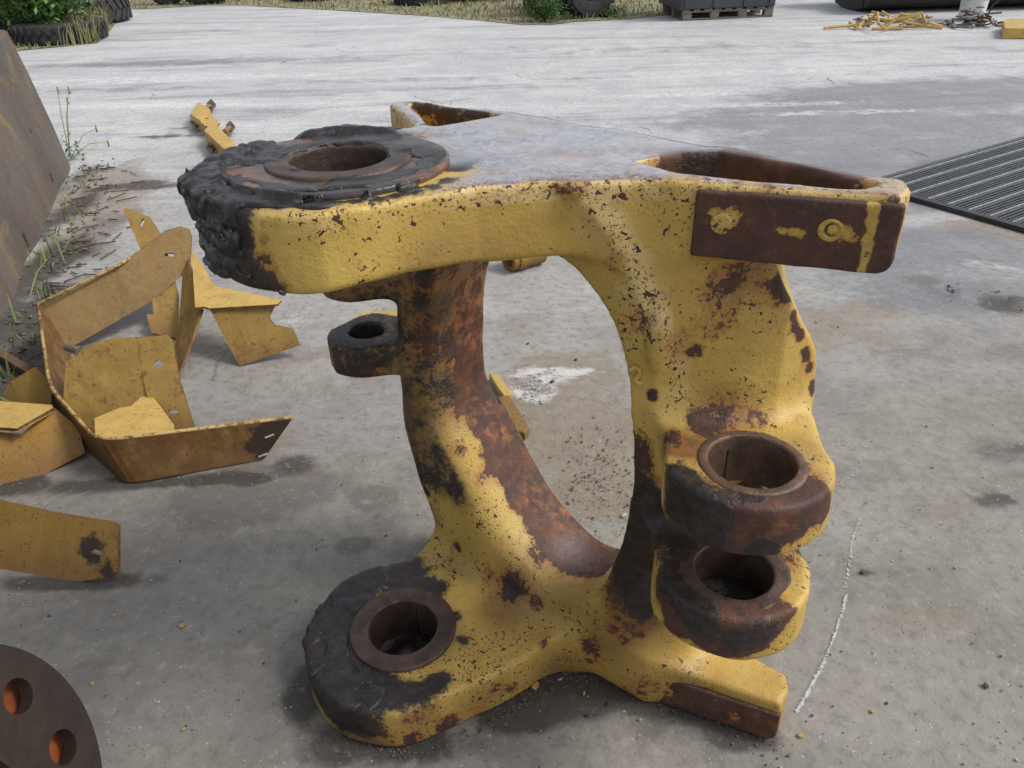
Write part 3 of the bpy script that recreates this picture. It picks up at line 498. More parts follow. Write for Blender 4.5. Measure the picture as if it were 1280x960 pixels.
try: MARK = MARKS
except NameError: pass
Wp = wcoords(Vt)

bores = np.zeros(len(Wp))
for (cx, cy), R_, z0, z1 in ((wor(*PIV), .084, .002, .113), (wor(*PIV), .084, 1.0, 1.15), (wor(*ST), .074, .40, .752), (wor(*FL), .045, .6, .80)):
    bores = np.maximum(bores, ((np.hypot(Wp[:, 0]-cx, Wp[:, 1]-cy) < R_) & (Wp[:, 2] > z0) & (Wp[:, 2] < z1)).astype(float))
under = np.clip((1.06 - Wp[:, 2])/.03, 0, 1)*(Wp[:, 2] > .99)*np.clip((-.03 - Wp[:, 0])/.08, 0, 1)
u_, v_, z_ = Vt[:, 0], Vt[:, 1], Vt[:, 2]
td = np.abs(poly2(u_, z_, tun)); wall = (1 - sm(td, .02, .035))*(u_ < .20)*(v_ < .03)*sm(v_, -.235, -.20)
na, nb_ = vnoise(u_, v_, z_, 14, 41), vnoise(u_, v_, z_, 34, 42)
rear = wall*sm(v_ + .025*na + .010*nb_, -.105, -.075)*(1 - .7*sm(z_ + .05*na, .70, .80))
upper = wall*sm(z_ + .05*na, .58, .72)
streak = sm(np.sin(v_*70 + 2.5*na + z_*4)*.5 + .5*nb_, -.1, .5)
front = (u_ < -.10)*sm(-v_, .165, .19)*sm(z_, .26, .36)*(z_ < 1.0) + (u_ < -.27)*(z_ > .2)*(z_ < 1.02)*(v_ > -.2)*.40
midst = wall*np.exp(-((v_ + .125 - .02*na)/.035)**2)*sm(z_, .48, .56)*sm(.86 - z_, 0, .08)
low = (np.clip(1 - Wp[:, 2]/.10, 0, 1)*.50)
lower_leg = np.clip(1 - np.sqrt(((Wp[:, 0]-.24)/.11)**2 + ((Wp[:, 1]-1.12)/.12)**2 + ((Wp[:, 2]-.40)/.22)**2), 0, 1)*1.9
EX = {'rust': rear*.95 + upper*streak*.40 + lower_leg*.35, 'grease': front*.80 + midst*.55 + lower_leg*.55, 'orange': upper*.6*(1 - streak*.6) + rear*.35, 'dust_light': ((Wp[:, 2] > 1.13)*sm(np.hypot(u_-PIV[0], v_-PIV[1]), .19, .25)*(.55 + .6*(u_ < .33))),
      'stain': upper*.85 + front*.8 + midst*.5 + rear*.4 + low + lower_leg*.9}
for nm in ('grease', 'rust', 'orange', 'dust_light', 'stain'):
    v = marks(Wp, MARK.get(nm, []))
    if nm == 'grease': v = np.maximum(v, bores*1.1)
    if nm == 'rust': v = np.minimum(v + .12*under, 1.25)
    v = np.clip(v + EX[nm], 0, 1.3)
    if nm == 'rust': v = np.minimum(v, 1.2)
    if nm == 'grease':      # the far leg and its eyes carry a thin worn film, not a solid coat
        far_leg = sm(-u_, .13, .20)*sm(z_, .30, .40)*sm(.97 - z_, 0, .05); v = v*(1 - far_leg) + np.minimum(v, .50 + .22*na)*far_leg
        v = np.maximum(v, bores*1.1)
    if nm == 'stain': v = np.maximum(v, .75*sm(-u_, .13, .20)*sm(z_, .40, .52)*sm(.97 - z_, 0, .05))
    if nm == 'rust': v = np.maximum(v, (.42 + .25*nb_)*sm(-u_, .28, .34)*sm(z_, .55, .6)*sm(.95 - z_, 0, .05))
    setattr_(body, nm, v)
for k, (o, Vv, Fv) in enumerate(pads):
    P = wcoords(Vv); y = marks(P, MARK.get('bare', []))
    setattr_(o, 'rust', 1.1 - y); setattr_(o, 'grease', np.full(len(P), .16)); setattr_(o, 'orange', np.full(len(P), .1 + .3*k)); setattr_(o, 'dust_light', np.zeros(len(P)))
for k, (o, Vv, Fv) in enumerate(plugs):
    setattr_(o, 'rust', np.full(len(Vv), .22 + .45*(k > 1))); setattr_(o, 'orange', np.full(len(Vv), 1.*(k > 1)))
for k, (o, Vv, Fv) in enumerate(plugs): o.parent = pads[k//2][0]
for o in list(root.children) + [q[0] for q in plugs]:
    if '_n' in o: del o['_n']

# ------------------------------------------------------------------ ground
GMARK = [   # (pixel x, pixel y, x radius m, y radius m, kind, strength)
    (340, 610, .22, .12, 'stain', .8), (260, 640, .20, .10, 'stain', .6), (460, 620, .05, .045, 'stain', .9), (440, 682, .045, .035, 'stain', 1.), (480, 640, .06, .1, 'stain', .4),
    (370, 580, .06, .05, 'oil_shade', .7), (700, 870, .16, .07, 'oil_shade', .8), (640, 880, .10, .06, 'oil_shade', .8), (420, 935, .08, .05, 'oil_shade', .7), (385, 860, .04, .08, 'oil_shade', .8), (520, 930, .08, .04, 'oil_shade', .8), (860, 885, .1, .03, 'oil_shade', .9), (930, 920, .07, .03, 'oil_shade', .8), (250, 598, .2, .03, 'oil_shade', .6), (90, 728, .2, .03, 'oil_shade', .8), (60, 900, .2, .2, 'stain', .6), (1100, 260, .5, .15, 'damp', .6), (1000, 240, .5, .2, 'damp', .4), (1180, 440, .4, .1, 'stain', .4), (1120, 300, .3, .1, 'damp', .6), (380, 590, .05, .03, 'brown', 1.),  (760, 850, .12, .06, 'oil_shade', .6), (915, 712, .12, .12, 'oil_shade', 1.), (503, 785, .12, .12, 'oil_shade', 1.2),  # oil stains, plus contact shade painted dark along bases and below bores
    (560, 930, .08, .04, 'stain', .6), (820, 905, .14, .04, 'stain', .6), (60, 612, .2, .05, 'oil_shade', .5), (150, 606, .16, .03, 'oil_shade', .5), (10, 604, .1, .05, 'oil_shade', .9), (310, 600, .06, .02, 'oil_shade', 1.1), (250, 602, .04, .015, 'oil_shade', 1.),
    (540, 700, .1, .12, 'stain', .5), (520, 560, .1, .2, 'stain', .4), (300, 560, .2, .15, 'brown', .5), (380, 470, .3, .3, 'brown', .4),
    (700, 500, .3, .25, 'brown', .55), (740, 560, .2, .2, 'brown', .7), (760, 620, .15, .1, 'brown', .8), (700, 420, .4, .4, 'brown', .35), (668, 488, .06, .07, 'white', .75), (660, 470, .2, .1, 'white', .25), (700, 466, .2, .03, 'white', .5),
    (1200, 240, .6, .25, 'damp', .6), (1110, 180, .6, .4, 'damp', .8), (1000, 150, .8, .4, 'damp', .4), (1150, 165, 1.4, .9, 'damp', 1.), (1240, 210, .8, .4, 'damp', .8), (1120, 120, 1.6, .4, 'damp', .6), (1000, 205, .9, .4, 'damp', .7), (1250, 110, 1.6, .5, 'damp', .8), (1190, 330, .7, .4, 'damp', .8), (850, 150, .8, .3, 'damp', .4), (300, 75, 2, .25, 'damp', .5), (180, 80, 1.2, .15, 'damp', .7), (150, 112, 1, .15, 'damp', .6), (480, 100, 1.2, .15, 'damp', .5), (1180, 205, .25, .1, 'brown', 1.), (1190, 300, .25, .15, 'damp', .5), (1150, 320, .4, .2, 'damp', .6),
    (1250, 290, .25, .12, 'brown', .9), (1230, 280, .2, .08, 'brown', .8), (1240, 340, .3, .12, 'white', .5), (1150, 350, .10, .06, 'stain', .7), (1270, 380, .12, .08, 'oil_shade', .8), (1180, 370, .3, .15, 'damp', .7), (1220, 420, .3, .12, 'damp', .5),
    (1020, 400, .3, .3, 'brown', .3), (1060, 420, .3, .2, 'brown', .35), (1090, 385, .12, .08, 'brown', .7), (1050, 370, .1, .06, 'white', .5),
    (1250, 560, .12, .08, 'stain', .6), (1270, 560, .15, .04, 'oil_shade', .5), (1245, 625, .05, .03, 'oil_shade', .7), (1080, 715, .02, .015, 'oil_shade', .7), (1140, 780, .15, .08, 'brown', .4), (1200, 650, .25, .12, 'brown', .3),
    (190, 230, .25, .10, 'oil_shade', .7), (205, 170, .3, .06, 'oil_shade', .7), (208, 160, .3, .05, 'oil_shade', .4), (310, 210, .4, .2, 'stain', .4), (150, 240, .3, .4, 'brown', .6), (110, 240, .2, .6, 'brown', 1.), (78, 270, .10, .5, 'oil_shade', .8), (60, 330, .12, .4, 'oil_shade', .9), (95, 225, .10, .4, 'stain', .9), (110, 300, .2, .5, 'stain', .5), (100, 300, .15, .5, 'brown', 1.), (30, 400, .2, .3, 'oil_shade', .9), (20, 470, .2, .2, 'oil_shade', .8),
    (350, 400, .2, .3, 'white', .3), (200, 130, .9, .15, 'white', .9), (400, 130, 1., .12, 'white', .5), (150, 100, 1.5, .2, 'white', .7), (300, 95, 1.6, .15, 'white', .4), (200, 52, 1.5, .3, 'white', .5), (450, 60, 2., .3, 'white', .4),
    (950, 130, .8, .08, 'white', .8), (1050, 140, .7, .07, 'white', .7), (860, 118, .9, .08, 'white', .7), (1150, 150, .8, .08, 'damp', .6), (1200, 110, 1.5, .3, 'damp', .5), (900, 90, 1.5, .2, 'white', .5), (1230, 60, 1., .2, 'damp', .4),
    (610, 110, 1.2, .10, 'damp', .5), (700, 98, 1., .06, 'stain', .5), (850, 82, 1.2, .08, 'stain', .4), (700, 60, 3, .4, 'brown', .25), (900, 60, 2, .3, 'brown', .3),
]
def axis(a, b, step, far, grow=1.22):
    m = list(np.arange(a, b, step)); s_ = step; lo = [a]; hi = [m[-1]]
    while lo[-1] > far[0]: s_ *= grow; lo.append(lo[-1] - s_)
    s_ = step
    while hi[-1] < far[1]: s_ *= grow; hi.append(hi[-1] + s_)
    return np.array(lo[:0:-1] + m + hi[1:])
gx = axis(-2.2, 2.6, .025, (-400, 400)); gy = np.concatenate([axis(.6, 3.4, .022, (-60, 3.3))[:-1], np.geomspace(3.43, 22, 170), np.geomspace(24, 900, 24)])
gy = np.unique(np.round(gy, 5)); GX, GY = np.meshgrid(gx, gy, indexing='ij')
GZ = .0035*vnoise(GX, GY, GX*0, 1.3, 31) + .0012*vnoise(GX, GY, GX*0, 7, 32); near = np.clip(1.6 - np.hypot(GX - .1, GY - 1.2)/1.0, 0, 1); GZ = GZ*(1 - near) - .002
crk = [(1180, 362), (1195, 370), (1215, 372), (1238, 368), (1262, 376), (1285, 384)]
for x, y in crk:
    p = at(x, y); GZ += .022*np.exp(-(((GX-p.x)/.05)**2 + ((GY-p.y)/.04)**2))*(vnoise(GX, GY, GX*0, 24, 33) + .4)
nx_, ny_ = GX.shape; idx = np.arange(nx_*ny_).reshape(nx_, ny_)
gq = np.stack([idx[:-1, :-1], idx[1:, :-1], idx[1:, 1:], idx[:-1, 1:]], -1).reshape(-1, 4)
def ground_mat():
    m = MT('weathered_concrete'); co = m.geo.outputs['Position']
    st, oil_shade, br, wh, da = [m.attr(k) for k in ('stain', 'oil_shade', 'brown', 'white', 'damp')]; near_ = m.attr('near')
    big = m.noise(.55, 6, .62, co, .6); mid = m.noise(3.2, 7, .68, co, .4); fine = m.noise(26, 6, .72, co); vf = m.noise(130, 4, .7, co); streak = m.noise(1.1, 6, .7, co, .5, (.28, 2.2, 1))
    warp = m.math('MULTIPLY', m.math('SUBTRACT', mid, .5), 1.6)
    far = m.mix(m.ramp(big, .32, .68), (.42, .42, .425), (.50, .495, .49)); nr = m.mix(m.ramp(big, .32, .68), (.200, .187, .160), (.265, .247, .212)); nr = m.mix(m.attr('left'), nr, (.175, .165, .145))  # far concrete is cleaner; part of its sky sheen is painted into the colour
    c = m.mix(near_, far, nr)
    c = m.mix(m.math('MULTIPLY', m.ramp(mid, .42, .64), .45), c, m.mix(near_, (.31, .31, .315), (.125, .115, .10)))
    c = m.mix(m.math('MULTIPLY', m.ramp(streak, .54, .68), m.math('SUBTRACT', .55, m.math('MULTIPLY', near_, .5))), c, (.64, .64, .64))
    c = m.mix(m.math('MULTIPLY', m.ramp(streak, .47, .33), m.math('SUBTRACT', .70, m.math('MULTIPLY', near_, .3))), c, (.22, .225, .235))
    def am(a, k=1.): return m.ramp(m.math('ADD', a, m.math('MULTIPLY', warp, k)), .22, .75)
    def gate(a, k=1.): return m.math('MULTIPLY', am(a, k), m.ramp(a, .02, .3))
    c = m.mix(m.math('MULTIPLY', gate(br), .62), c, (.215, .165, .115))
    c = m.mix(m.math('MULTIPLY', m.ramp(m.math('ADD', da, m.math('MULTIPLY', warp, 1.5)), -.05, 1.25), m.ramp(da, .0, .5, 0., .72)), c, (.13, .137, .15))
    c = m.mix(m.math('MULTIPLY', m.math('MULTIPLY', gate(wh, 1.8), m.ramp(m.noise(11, 6, .75, co, .3, (.6, 1, 1)), .40, .58)), .7), c, (.62, .62, .60))
    c = m.mix(m.math('MULTIPLY', gate(st), .62), c, (.095, .088, .075))
    c = m.mix(m.math('MULTIPLY', gate(oil_shade, 1.3), .85), c, (.035, .028, .022))
    c = m.mix(m.math('MULTIPLY', m.ramp(fine, .48, .66), .42), c, (.09, .082, .072)); c = m.mix(m.math('MULTIPLY', m.ramp(fine, .46, .30), .25), c, (.42, .40, .36))
    # aggregate: pale and dark grains, small orange paint flecks
    ncell = node(m.nt, 'ShaderNodeTexVoronoi'); ncell.inputs['Scale'].default_value = 120; m.L(co, ncell.inputs['Vector'])
    sep = node(m.nt, 'ShaderNodeSeparateColor'); m.L(ncell.outputs['Color'], sep.inputs[0])
    grain = m.math('LESS_THAN', ncell.outputs['Distance'], m.math('MULTIPLY', sep.outputs[1], .34))
    c = m.mix(m.math('MULTIPLY', m.math('MULTIPLY', grain, m.math('GREATER_THAN', sep.outputs[0], .93)), .55), c, (.45, .43, .38))
    c = m.mix(m.math('MULTIPLY', m.math('MULTIPLY', grain, m.math('LESS_THAN', sep.outputs[0], .10)), .7), c, (.045, .04, .036))
    c = m.mix(m.math('MULTIPLY', m.math('MULTIPLY', grain, m.math('GREATER_THAN', sep.outputs[2], .988)), .7), c, (.42, .22, .06))
    # hairline cracks
    wn = node(m.nt, 'ShaderNodeTexNoise'); wn.inputs['Scale'].default_value = 2.2; wn.inputs['Detail'].default_value = 5; m.L(co, wn.inputs['Vector'])
    vm = node(m.nt, 'ShaderNodeVectorMath', operation='MULTIPLY_ADD'); m.L(wn.outputs['Color'], vm.inputs[0]); vm.inputs[1].default_value = (.5, .5, 0); m.L(co, vm.inputs[2])
    cr = m.voro(.62, 'DISTANCE_TO_EDGE', vm.outputs[0]); crack = m.math('MULTIPLY', m.math('LESS_THAN', cr, .0035), m.ramp(m.noise(.9, 3, .6, co), .58, .64))
    c = m.mix(m.math('MULTIPLY', crack, .7), c, (.07, .065, .06))
    wet = m.ramp(m.math('ADD', streak, m.math('MULTIPLY', da, .3)), .42, .68)
    rough = m.math('SUBTRACT', m.math('SUBTRACT', .80, m.math('MULTIPLY', wet, m.math('SUBTRACT', .24, m.math('MULTIPLY', near_, .14)))), m.math('MULTIPLY', oil_shade, .15))
    h = m.math('ADD', m.math('ADD', m.math('MULTIPLY', fine, .8), m.math('MULTIPLY', vf, .35)), m.math('MULTIPLY', mid, 1.2)); h = m.math('SUBTRACT', h, m.math('MULTIPLY', crack, .8)); h = m.math('ADD', h, m.math('MULTIPLY', grain, .12))
    return m.done(c, rough, 0, m.bump(h, .55, .008), .5)
Vg = np.stack([GX.ravel(), GY.ravel(), GZ.ravel()], 1)
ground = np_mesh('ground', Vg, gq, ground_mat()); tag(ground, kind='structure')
ga = {k: np.zeros(len(Vg)) for k in ('stain', 'oil_shade', 'brown', 'white', 'damp')}
for x, y, rx, ry, k, st_ in GMARK:
    p = at(x, y); d = np.hypot((Vg[:, 0]-p.x)/rx, (Vg[:, 1]-p.y)/ry); ga[k] = np.minimum(ga[k] + st_*np.clip(1.6 - d, 0, 1), 1.2)
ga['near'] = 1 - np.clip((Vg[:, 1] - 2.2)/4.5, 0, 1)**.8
ga['left'] = np.clip((-.1 - Vg[:, 0])/.9, 0, 1)*np.clip((2.4 - Vg[:, 1])/1.0, 0, 1)
for k, v in ga.items(): setattr_(ground, k, v)

# ------------------------------------------------------------------ small stuff on the ground
M_st = [plain('dark_grit', (.04, .036, .03), (.08, .07, .06), 60, .9), plain('pale_grit', (.42, .40, .36), (.28, .26, .23), 60, .9), plain('ochre_flake', (.42, .26, .08), (.30, .16, .05), 60, .8), plain('brown_soil', (.06, .042, .028), (.11, .08, .055), 40, .95)]
def pebbles(name, mat, pts, kind='stuff', flat=.6):
    V = []; F = []; ic = [(0, 0, 1), (.894, 0, .447), (.276, .851, .447), (-.724, .526, .447), (-.724, -.526, .447), (.276, -.851, .447), (.724, .526, -.447), (-.276, .851, -.447), (-.894, 0, -.447), (-.276, -.851, -.447), (.724, -.526, -.447), (0, 0, -1)]
    fc = [(0,1,2),(0,2,3),(0,3,4),(0,4,5),(0,5,1),(1,6,2),(2,7,3),(3,8,4),(4,9,5),(5,10,1),(6,7,2),(7,8,3),(8,9,4),(9,10,5),(10,6,1),(11,7,6),(11,8,7),(11,9,8),(11,10,9),(11,6,10)]
    for x, y, z, r in pts:
        k = len(V); a = random.random()*6.28; ca, sa = math.cos(a), math.sin(a); e = random.uniform(.5, 1)
        for p in ic:
            q = random.uniform(.7, 1.2)*r; X, Y = p[0]*q, p[1]*q*e; V.append((x + X*ca - Y*sa, y + X*sa + Y*ca, z + p[2]*q*flat))
        F += [tuple(i + k for i in f) for f in fc]
    return tag(mk(name, V, F, mat), kind=kind)
def blocked(x, y):
    u, v = loc(x, y); return (u - PIV[0])**2 + (v - PIV[1])**2 < .055 or (-.3 < u < .64 and -.3 < v < .03)
pts = [[], [], []]
for i in range(2600):
    y = .7 + 7*random.random()**2.0; x = random.uniform(-1, 1)*(.5 + y*.72)
    if blocked(x, y): continue
    r = random.choice((.0014, .0018, .0022, .003, .0045 if i % 5 == 0 else .002)); k = random.choice((0, 0, 0, 1, 1, 2 if i % 3 == 0 else 1)); pts[k].append((x, y, r*.3, r))
for px, py, r, k in ((1232, 858, .008, 0), (1165, 585, .005, 0), (1078, 716, .007, 0), (1082, 630, .004, 0), (800, 900, .005, 2), (735, 895, .006, 0), (668, 858, .012, 2), (700, 850, .007, 2), (650, 862, .009, 0), (600, 915, .007, 0), (635, 890, .008, 0), (675, 840, .014, 0), (655, 876, .008, 0), (690, 843, .009, 0), (712, 856, .006, 0), (730, 868, .007, 2), (612, 900, .005, 0), (648, 850, .006, 2), (760, 880, .006, 0), (690, 862, .010, 0), (625, 880, .006, 0),
                    (1000, 920, .007, 2), (1090, 890, .006, 2), (115, 855, .006, 2), (228, 783, .008, 2), (230, 912, .006, 2), (720, 450, .008, 0), (690, 478, .01, 0), (660, 430, .008, 0), (780, 645, .01, 1), (1015, 895, .004, 0), (985, 945, .004, 0), (330, 830, .004, 0)):
    p = at(px, py); pts[k].append((p.x, p.y, r*.4, r))
for k, n_ in enumerate(('dark_grit', 'pale_grit', 'paint_flakes')): pebbles(n_, M_st[k], pts[k])
sp = []
for i in range(900):      # broken soil behind the opening, along the barrier and on the torn patch
    t = random.random()
    if i < 500: p = at(random.gauss(742, 30), random.gauss(592, 36)); r = random.uniform(.001, .003) if i % 9 else .005
    elif i < 800: q = random.random(); p = Vector((-3.05 + 1.1*q + random.gauss(.10, .08), 5.7 - 3.2*q + random.gauss(0, .1), 0)); r = random.uniform(.004, .014)
    else: c = random.choice(crk); p = at(random.gauss(c[0], 9), random.gauss(c[1], 3)); r = random.uniform(.003, .010)
    if i < 500 and blocked(p.x, p.y): continue
    sp.append((p.x, p.y, r*.35, r))
for i in range(420):
    a = random.random(); px, py = random.choice(((480 + 130*a, 938 - 34*a), (610 + 90*a, 900 - 62*a), (700 + 50*a, 838 - 10*a), (750 + 220*a, 832 + 98*a), (386 + 90*a, 850 + 88*a)))
    p = at(px + random.gauss(0, 9), py + abs(random.gauss(3, 8))); r = random.uniform(.001, .004); sp.append((p.x, p.y, r*.3, r))
pebbles('loose_soil', plain('grey_brown_soil', (.10, .078, .06), (.16, .13, .10), 30, .95), sp)
wl = []
for i in range(60): p = at(random.gauss(667, 12), random.gauss(486, 12)); r = random.uniform(.002, .008); wl.append((p.x, p.y, r*.3, r))
pebbles('white_rubble', plain('white_rubble', (.46, .47, .48), (.30, .30, .30), 50, .9), wl)
# chalk line: many thin crumbs of chalk
V = []; F = []
def chalk(path, w, n, dens):
    for i in range(n):
        t = random.random()*(len(path)-1)
        if mn.noise(Vector((t*9, path[0][1], 0))) < -.12 and random.random() < .8: continue
        k = int(t); f = t - k; a, b = path[k], path[k+1]
        p = at(a[0] + (b[0]-a[0])*f, a[1] + (b[1]-a[1])*f)
        x, y = p.x + random.gauss(0, w), p.y + random.gauss(0, w*.6); r = random.uniform(.0012, .0042); m_ = len(V); zc = .0012 + .0000002*m_; q = random.randint(4, 6); a0 = random.random()*6
        r *= .55; V.extend([(x + r*math.cos(a0+6.283*j/q)*random.uniform(.6, 1.2), y + r*math.sin(a0+6.283*j/q)*random.uniform(.6, 1.3), zc) for j in range(q)]); F.append(tuple(range(m_, m_+q)))
chalk([(996, 890), (1012, 862), (1030, 828)], .0022, 420, 1); chalk([(1030, 828), (1043, 795), (1054, 762), (1058, 742)], .0018, 330, 1); chalk([(1057, 735), (1062, 700), (1066, 672), (1076, 648)], .0022, 170, 1)
cl = mk('chalk_line', V, F, plain('white_chalk', (.55, .55, .53), (.42, .42, .40), 80, .95)); tag(cl, 'broken white chalk line curving across the concrete right of the machine frame', 'chalk line', kind='stuff')
V = []; F = []; chalk([(1040, 612), (1065, 594), (1085, 568)], .006, 90, 1); cl = mk('chalk_line', V, F, plain('yellow_chalk', (.5, .42, .25), (.4, .34, .22), 80, .95)); tag(cl, 'faint yellowish chalk smear beyond the white line, right of the upper steering eye', 'chalk line', kind='stuff')

# ------------------------------------------------------------------ helpers for plates
TH = .009
M_rim = sheet_mat('chipped_plate_rim', (.22, .13, .05), .9, .44)
def plates(name, parent, mat, polys, th=TH):
    """joined bent plate: polys = [(outer, holes)], each outer a list of world points"""
    V = []; F = []
    for outer, holes in polys:
        v, f = sheet_data(outer, holes, th); k = len(V); V += v; F += [tuple(i+k for i in q) for q in f]
    o = mk(name, V, F, mat, parent); o.data.materials.append(M_rim)
    for p_ in o.data.polygons:
        if len(p_.vertices) == 4: p_.material_index = 1
    return bevel(o, .0022, 2)
def A(*l): return [at(*p) for p in l]
def arc3(a, b, c, n=5):     # rounded corner between a-b-c as quadratic bezier
    return [a*(1-t)**2 + b*2*t*(1-t) + c*t*t for t in [i/n for i in range(n+1)]]
def thing(name, loc_, label, cat, group=None): return empty(name, loc_, 0, label, cat, group)

# --- the big bent guard at left
g = thing('bent_guard', at(155, 605), 'large yellow sheet metal guard bent like an open hexagon, slotted upper arm, chipped top edge', 'metal guard')
T0, T1, T2, T3, T4 = at(366, 522, .125), at(122, 552, .150), at(62, 484, .165), at(47, 380, .205), at(238, 291, .300)
B0, B0a, B1, B2, B3, B4, B4a = at(330, 573, .004), at(360, 545, .07), at(158, 605, .003), at(108, 560, .003), Vector((0, 0, 0)), at(187, 378, .10), at(238, 332, .21)
B3 = T3 + Vector((.07, -.02, -.20))
def strip(a0, a1, b1, b0, n=6):
    """curved strip between top edge a0-a1 and bottom edge b0-b1"""
    return [a0, a1, b1, b0]
def bent_strip(name, tops, bots, th, mat, parent):
    n = len(tops); V = []; F = []
    nr = []
    for i in range(n):
        t = (tops[min(i+1, n-1)] - tops[max(i-1, 0)]); d = (tops[i]-bots[i]); nr.append(t.cross(d).normalized())
    for i in range(n):
        for s_ in (1, -1): V += [tops[i] + nr[i]*th/2*s_, bots[i] + nr[i]*th/2*s_]
    for i in range(n-1):
        a = 4*i; b = a + 4
        F += [(a, b, b+1, a+1), (a+3, b+3, b+2, a+2), (a+2, b+2, b, a), (a+1, b+1, b+3, a+3)]
    F += [(0, 1, 3, 2), (4*n-4, 4*n-2, 4*n-1, 4*n-3)]
    o = mk(name, V, F, mat, parent); bevel(o, .0016, 2); return o
def lerp(a, b, t): return a + (b - a)*t
def roundpath(P, r=.25, n=4):
    o = [P[0]]
    for i in range(1, len(P)-1): o += arc3(lerp(P[i], P[i-1], r), P[i], lerp(P[i], P[i+1], r), n)
    return o + [P[-1]]
tops = roundpath([T0, T1, T2, T3], .14); bots = roundpath([B0, B1, B2, B3], .14)
M_edge = sheet_mat('yellow_sheet_scuffed_edge', (.46, .32, .12), .9, .49)
gp = at(350, 545, .07); gq_ = at(325, 560, .06); M_strip = sheet_mat('yellow_sheet_grimy_tip', (.115, .052, .016), .85, .64, [(gp.x, gp.y, gp.z, .085), (gq_.x, gq_.y, gq_.z, .05)])
bent_strip('guard_strip', tops, bots, .011, M_strip, g)
# upper arm with its slot and clipped lower corner
outer = [T3, lerp(T3, T4, .5) + Vector((0, 0, .004)), at(205, 296, .288), at(225, 290, .294), at(236, 291, .293), at(240, 297, .285), at(239, 330, .215), at(232, 336, .205), B4, B3]
M_arm = sheet_mat('yellow_sheet_browned', (.17, .105, .026), .8, .62)
plates('upper_arm', g, M_arm, [(outer, [hole_on(outer, 212, 319, .022, .008, .25)])], .011)
ed = MB(); topline = [lerp(a, b, .0) for a, b in zip(tops, bots)]
ed.tube([p + Vector((0, 0, .001)) for p in tops] , .0062, 8); ed.tube([T3, lerp(T3, T4, .5) + Vector((0, 0, .004)), at(205, 296, .288), at(225, 290, .294), at(236, 291, .293)], .0062, 8)
ed.build('scuffed_edge', M_edge, g, True)
for px, py, w in ((337, 545, 12), (329, 569, 12)):
    r_ = ray(px, py); c, n_ = plane_of([T0, T1, B1, B0]); o_ = Vector((0, 0, EYE)); q = o_ + r_*((c-o_).dot(n_)/r_.dot(n_)); t_ = (T0 - T1).normalized()
    if n_.dot(q - o_) > 0: n_ = -n_
    mb = MB(); mb.tube([q - t_*.014 + n_*.0045 + Vector((0, 0, -.002)), q + t_*.014 + n_*.0045 + Vector((0, 0, .006))], .0035, 6); mb.build('slot', M_st[1], g)
# --- curved inner plate standing inside the guard
g = thing('curved_plate', at(200, 548), 'yellow curved plate with a round hole and a slot, standing inside the bent guard', 'metal plate')
O1 = [at(173, 422, .27), at(208, 418, .28), at(214, 424, .27), at(228, 475, .13), at(245, 541, .005), at(196, 545, .003), at(180, 470, .16)]
O2 = [at(76, 452, .25), at(110, 432, .27), at(140, 424, .275), at(173, 422, .27), at(180, 470, .16), at(196, 545, .003), at(120, 548, .003), at(85, 510, .08)]
plates('plate', g, M_sheet, [(O1, [hole_on(O1, 198, 455, .016, .013), hole_on(O1, 217, 515, .016, .006, .1)]), (O2, [])], .009)
mb = MB(); p = at(84, 434, .24); mb.tube([p, p + Vector((.05, -.03, .0))], .014, 12); mb.tube([p + Vector((.05, -.03, 0)), p + Vector((.06, -.036, 0))], .019, 6); mb.build('bolt', plain('grey_steel_bolt', (.25, .22, .18), (.16, .14, .11), 40, .5, .6), g)
# --- flat offcut lying in front of it
g = plates('plate_offcut', None, M_sheet2, [([at(*p, .105) for p in ((119, 524), (150, 511), (164, 509), (173, 501), (178, 493), (184, 490), (190, 494), (218, 532), (219, 538), (207, 545), (120, 552))], [])], .008)
tag(g, 'small pale yellow offcut with a wavy edge lying flat inside the bent guard', 'metal plate')
# --- tall slotted plate behind
g = thing('slotted_plate', at(200, 420), 'narrow yellow upright plate with a slotted tip rising behind the guard arm', 'metal plate')
O = [at(155, 264, .36), at(158, 263, .36), at(186, 266, .36), at(206, 302, .25), at(224, 370, .10), at(222, 420, .02), at(190, 418, .02), at(186, 405, .05), at(184, 394, .07), at(192, 394, .07), at(188, 340, .18)]
plates('plate', g, M_sheet, [(O, [hole_on(O, 178, 279, .026, .008, -1.15)])], .010)
# --- folded plate at right of the pile
g = thing('folded_plate', at(300, 440), 'yellow folded cover plate with a notched front corner, right end of the scrap pile', 'metal plate')
z1, z2 = .205, .20
P = [at(240, 316, z1), at(252, 330, z1), at(268, 358, z1), at(352, 375, z1), at(347, 380, z1), at(262, 388, z1-.01), at(254, 383, z1), at(244, 384, z1)]
F1 = [at(262, 386, z1-.01), at(302, 383, z1-.005), at(345, 378, z1-.005), at(337, 396, .15), at(345, 407, .11), at(367, 411, .10), at(375, 431, .05), at(300, 457, .002), at(285, 430, .07)]
plates('top_face', g, M_sheet2, [(P, [])], .008); plates('front_face', g, M_sheet, [(F1, [])], .008)
S1 = [at(240, 318, z1), at(246, 384, z1-.01), at(240, 420, .12), at(230, 472, .003), at(214, 462, .003), at(222, 400, .10), at(230, 345, .17)]
plates('side_face', g, M_sheet, [(S1, [])], .008)
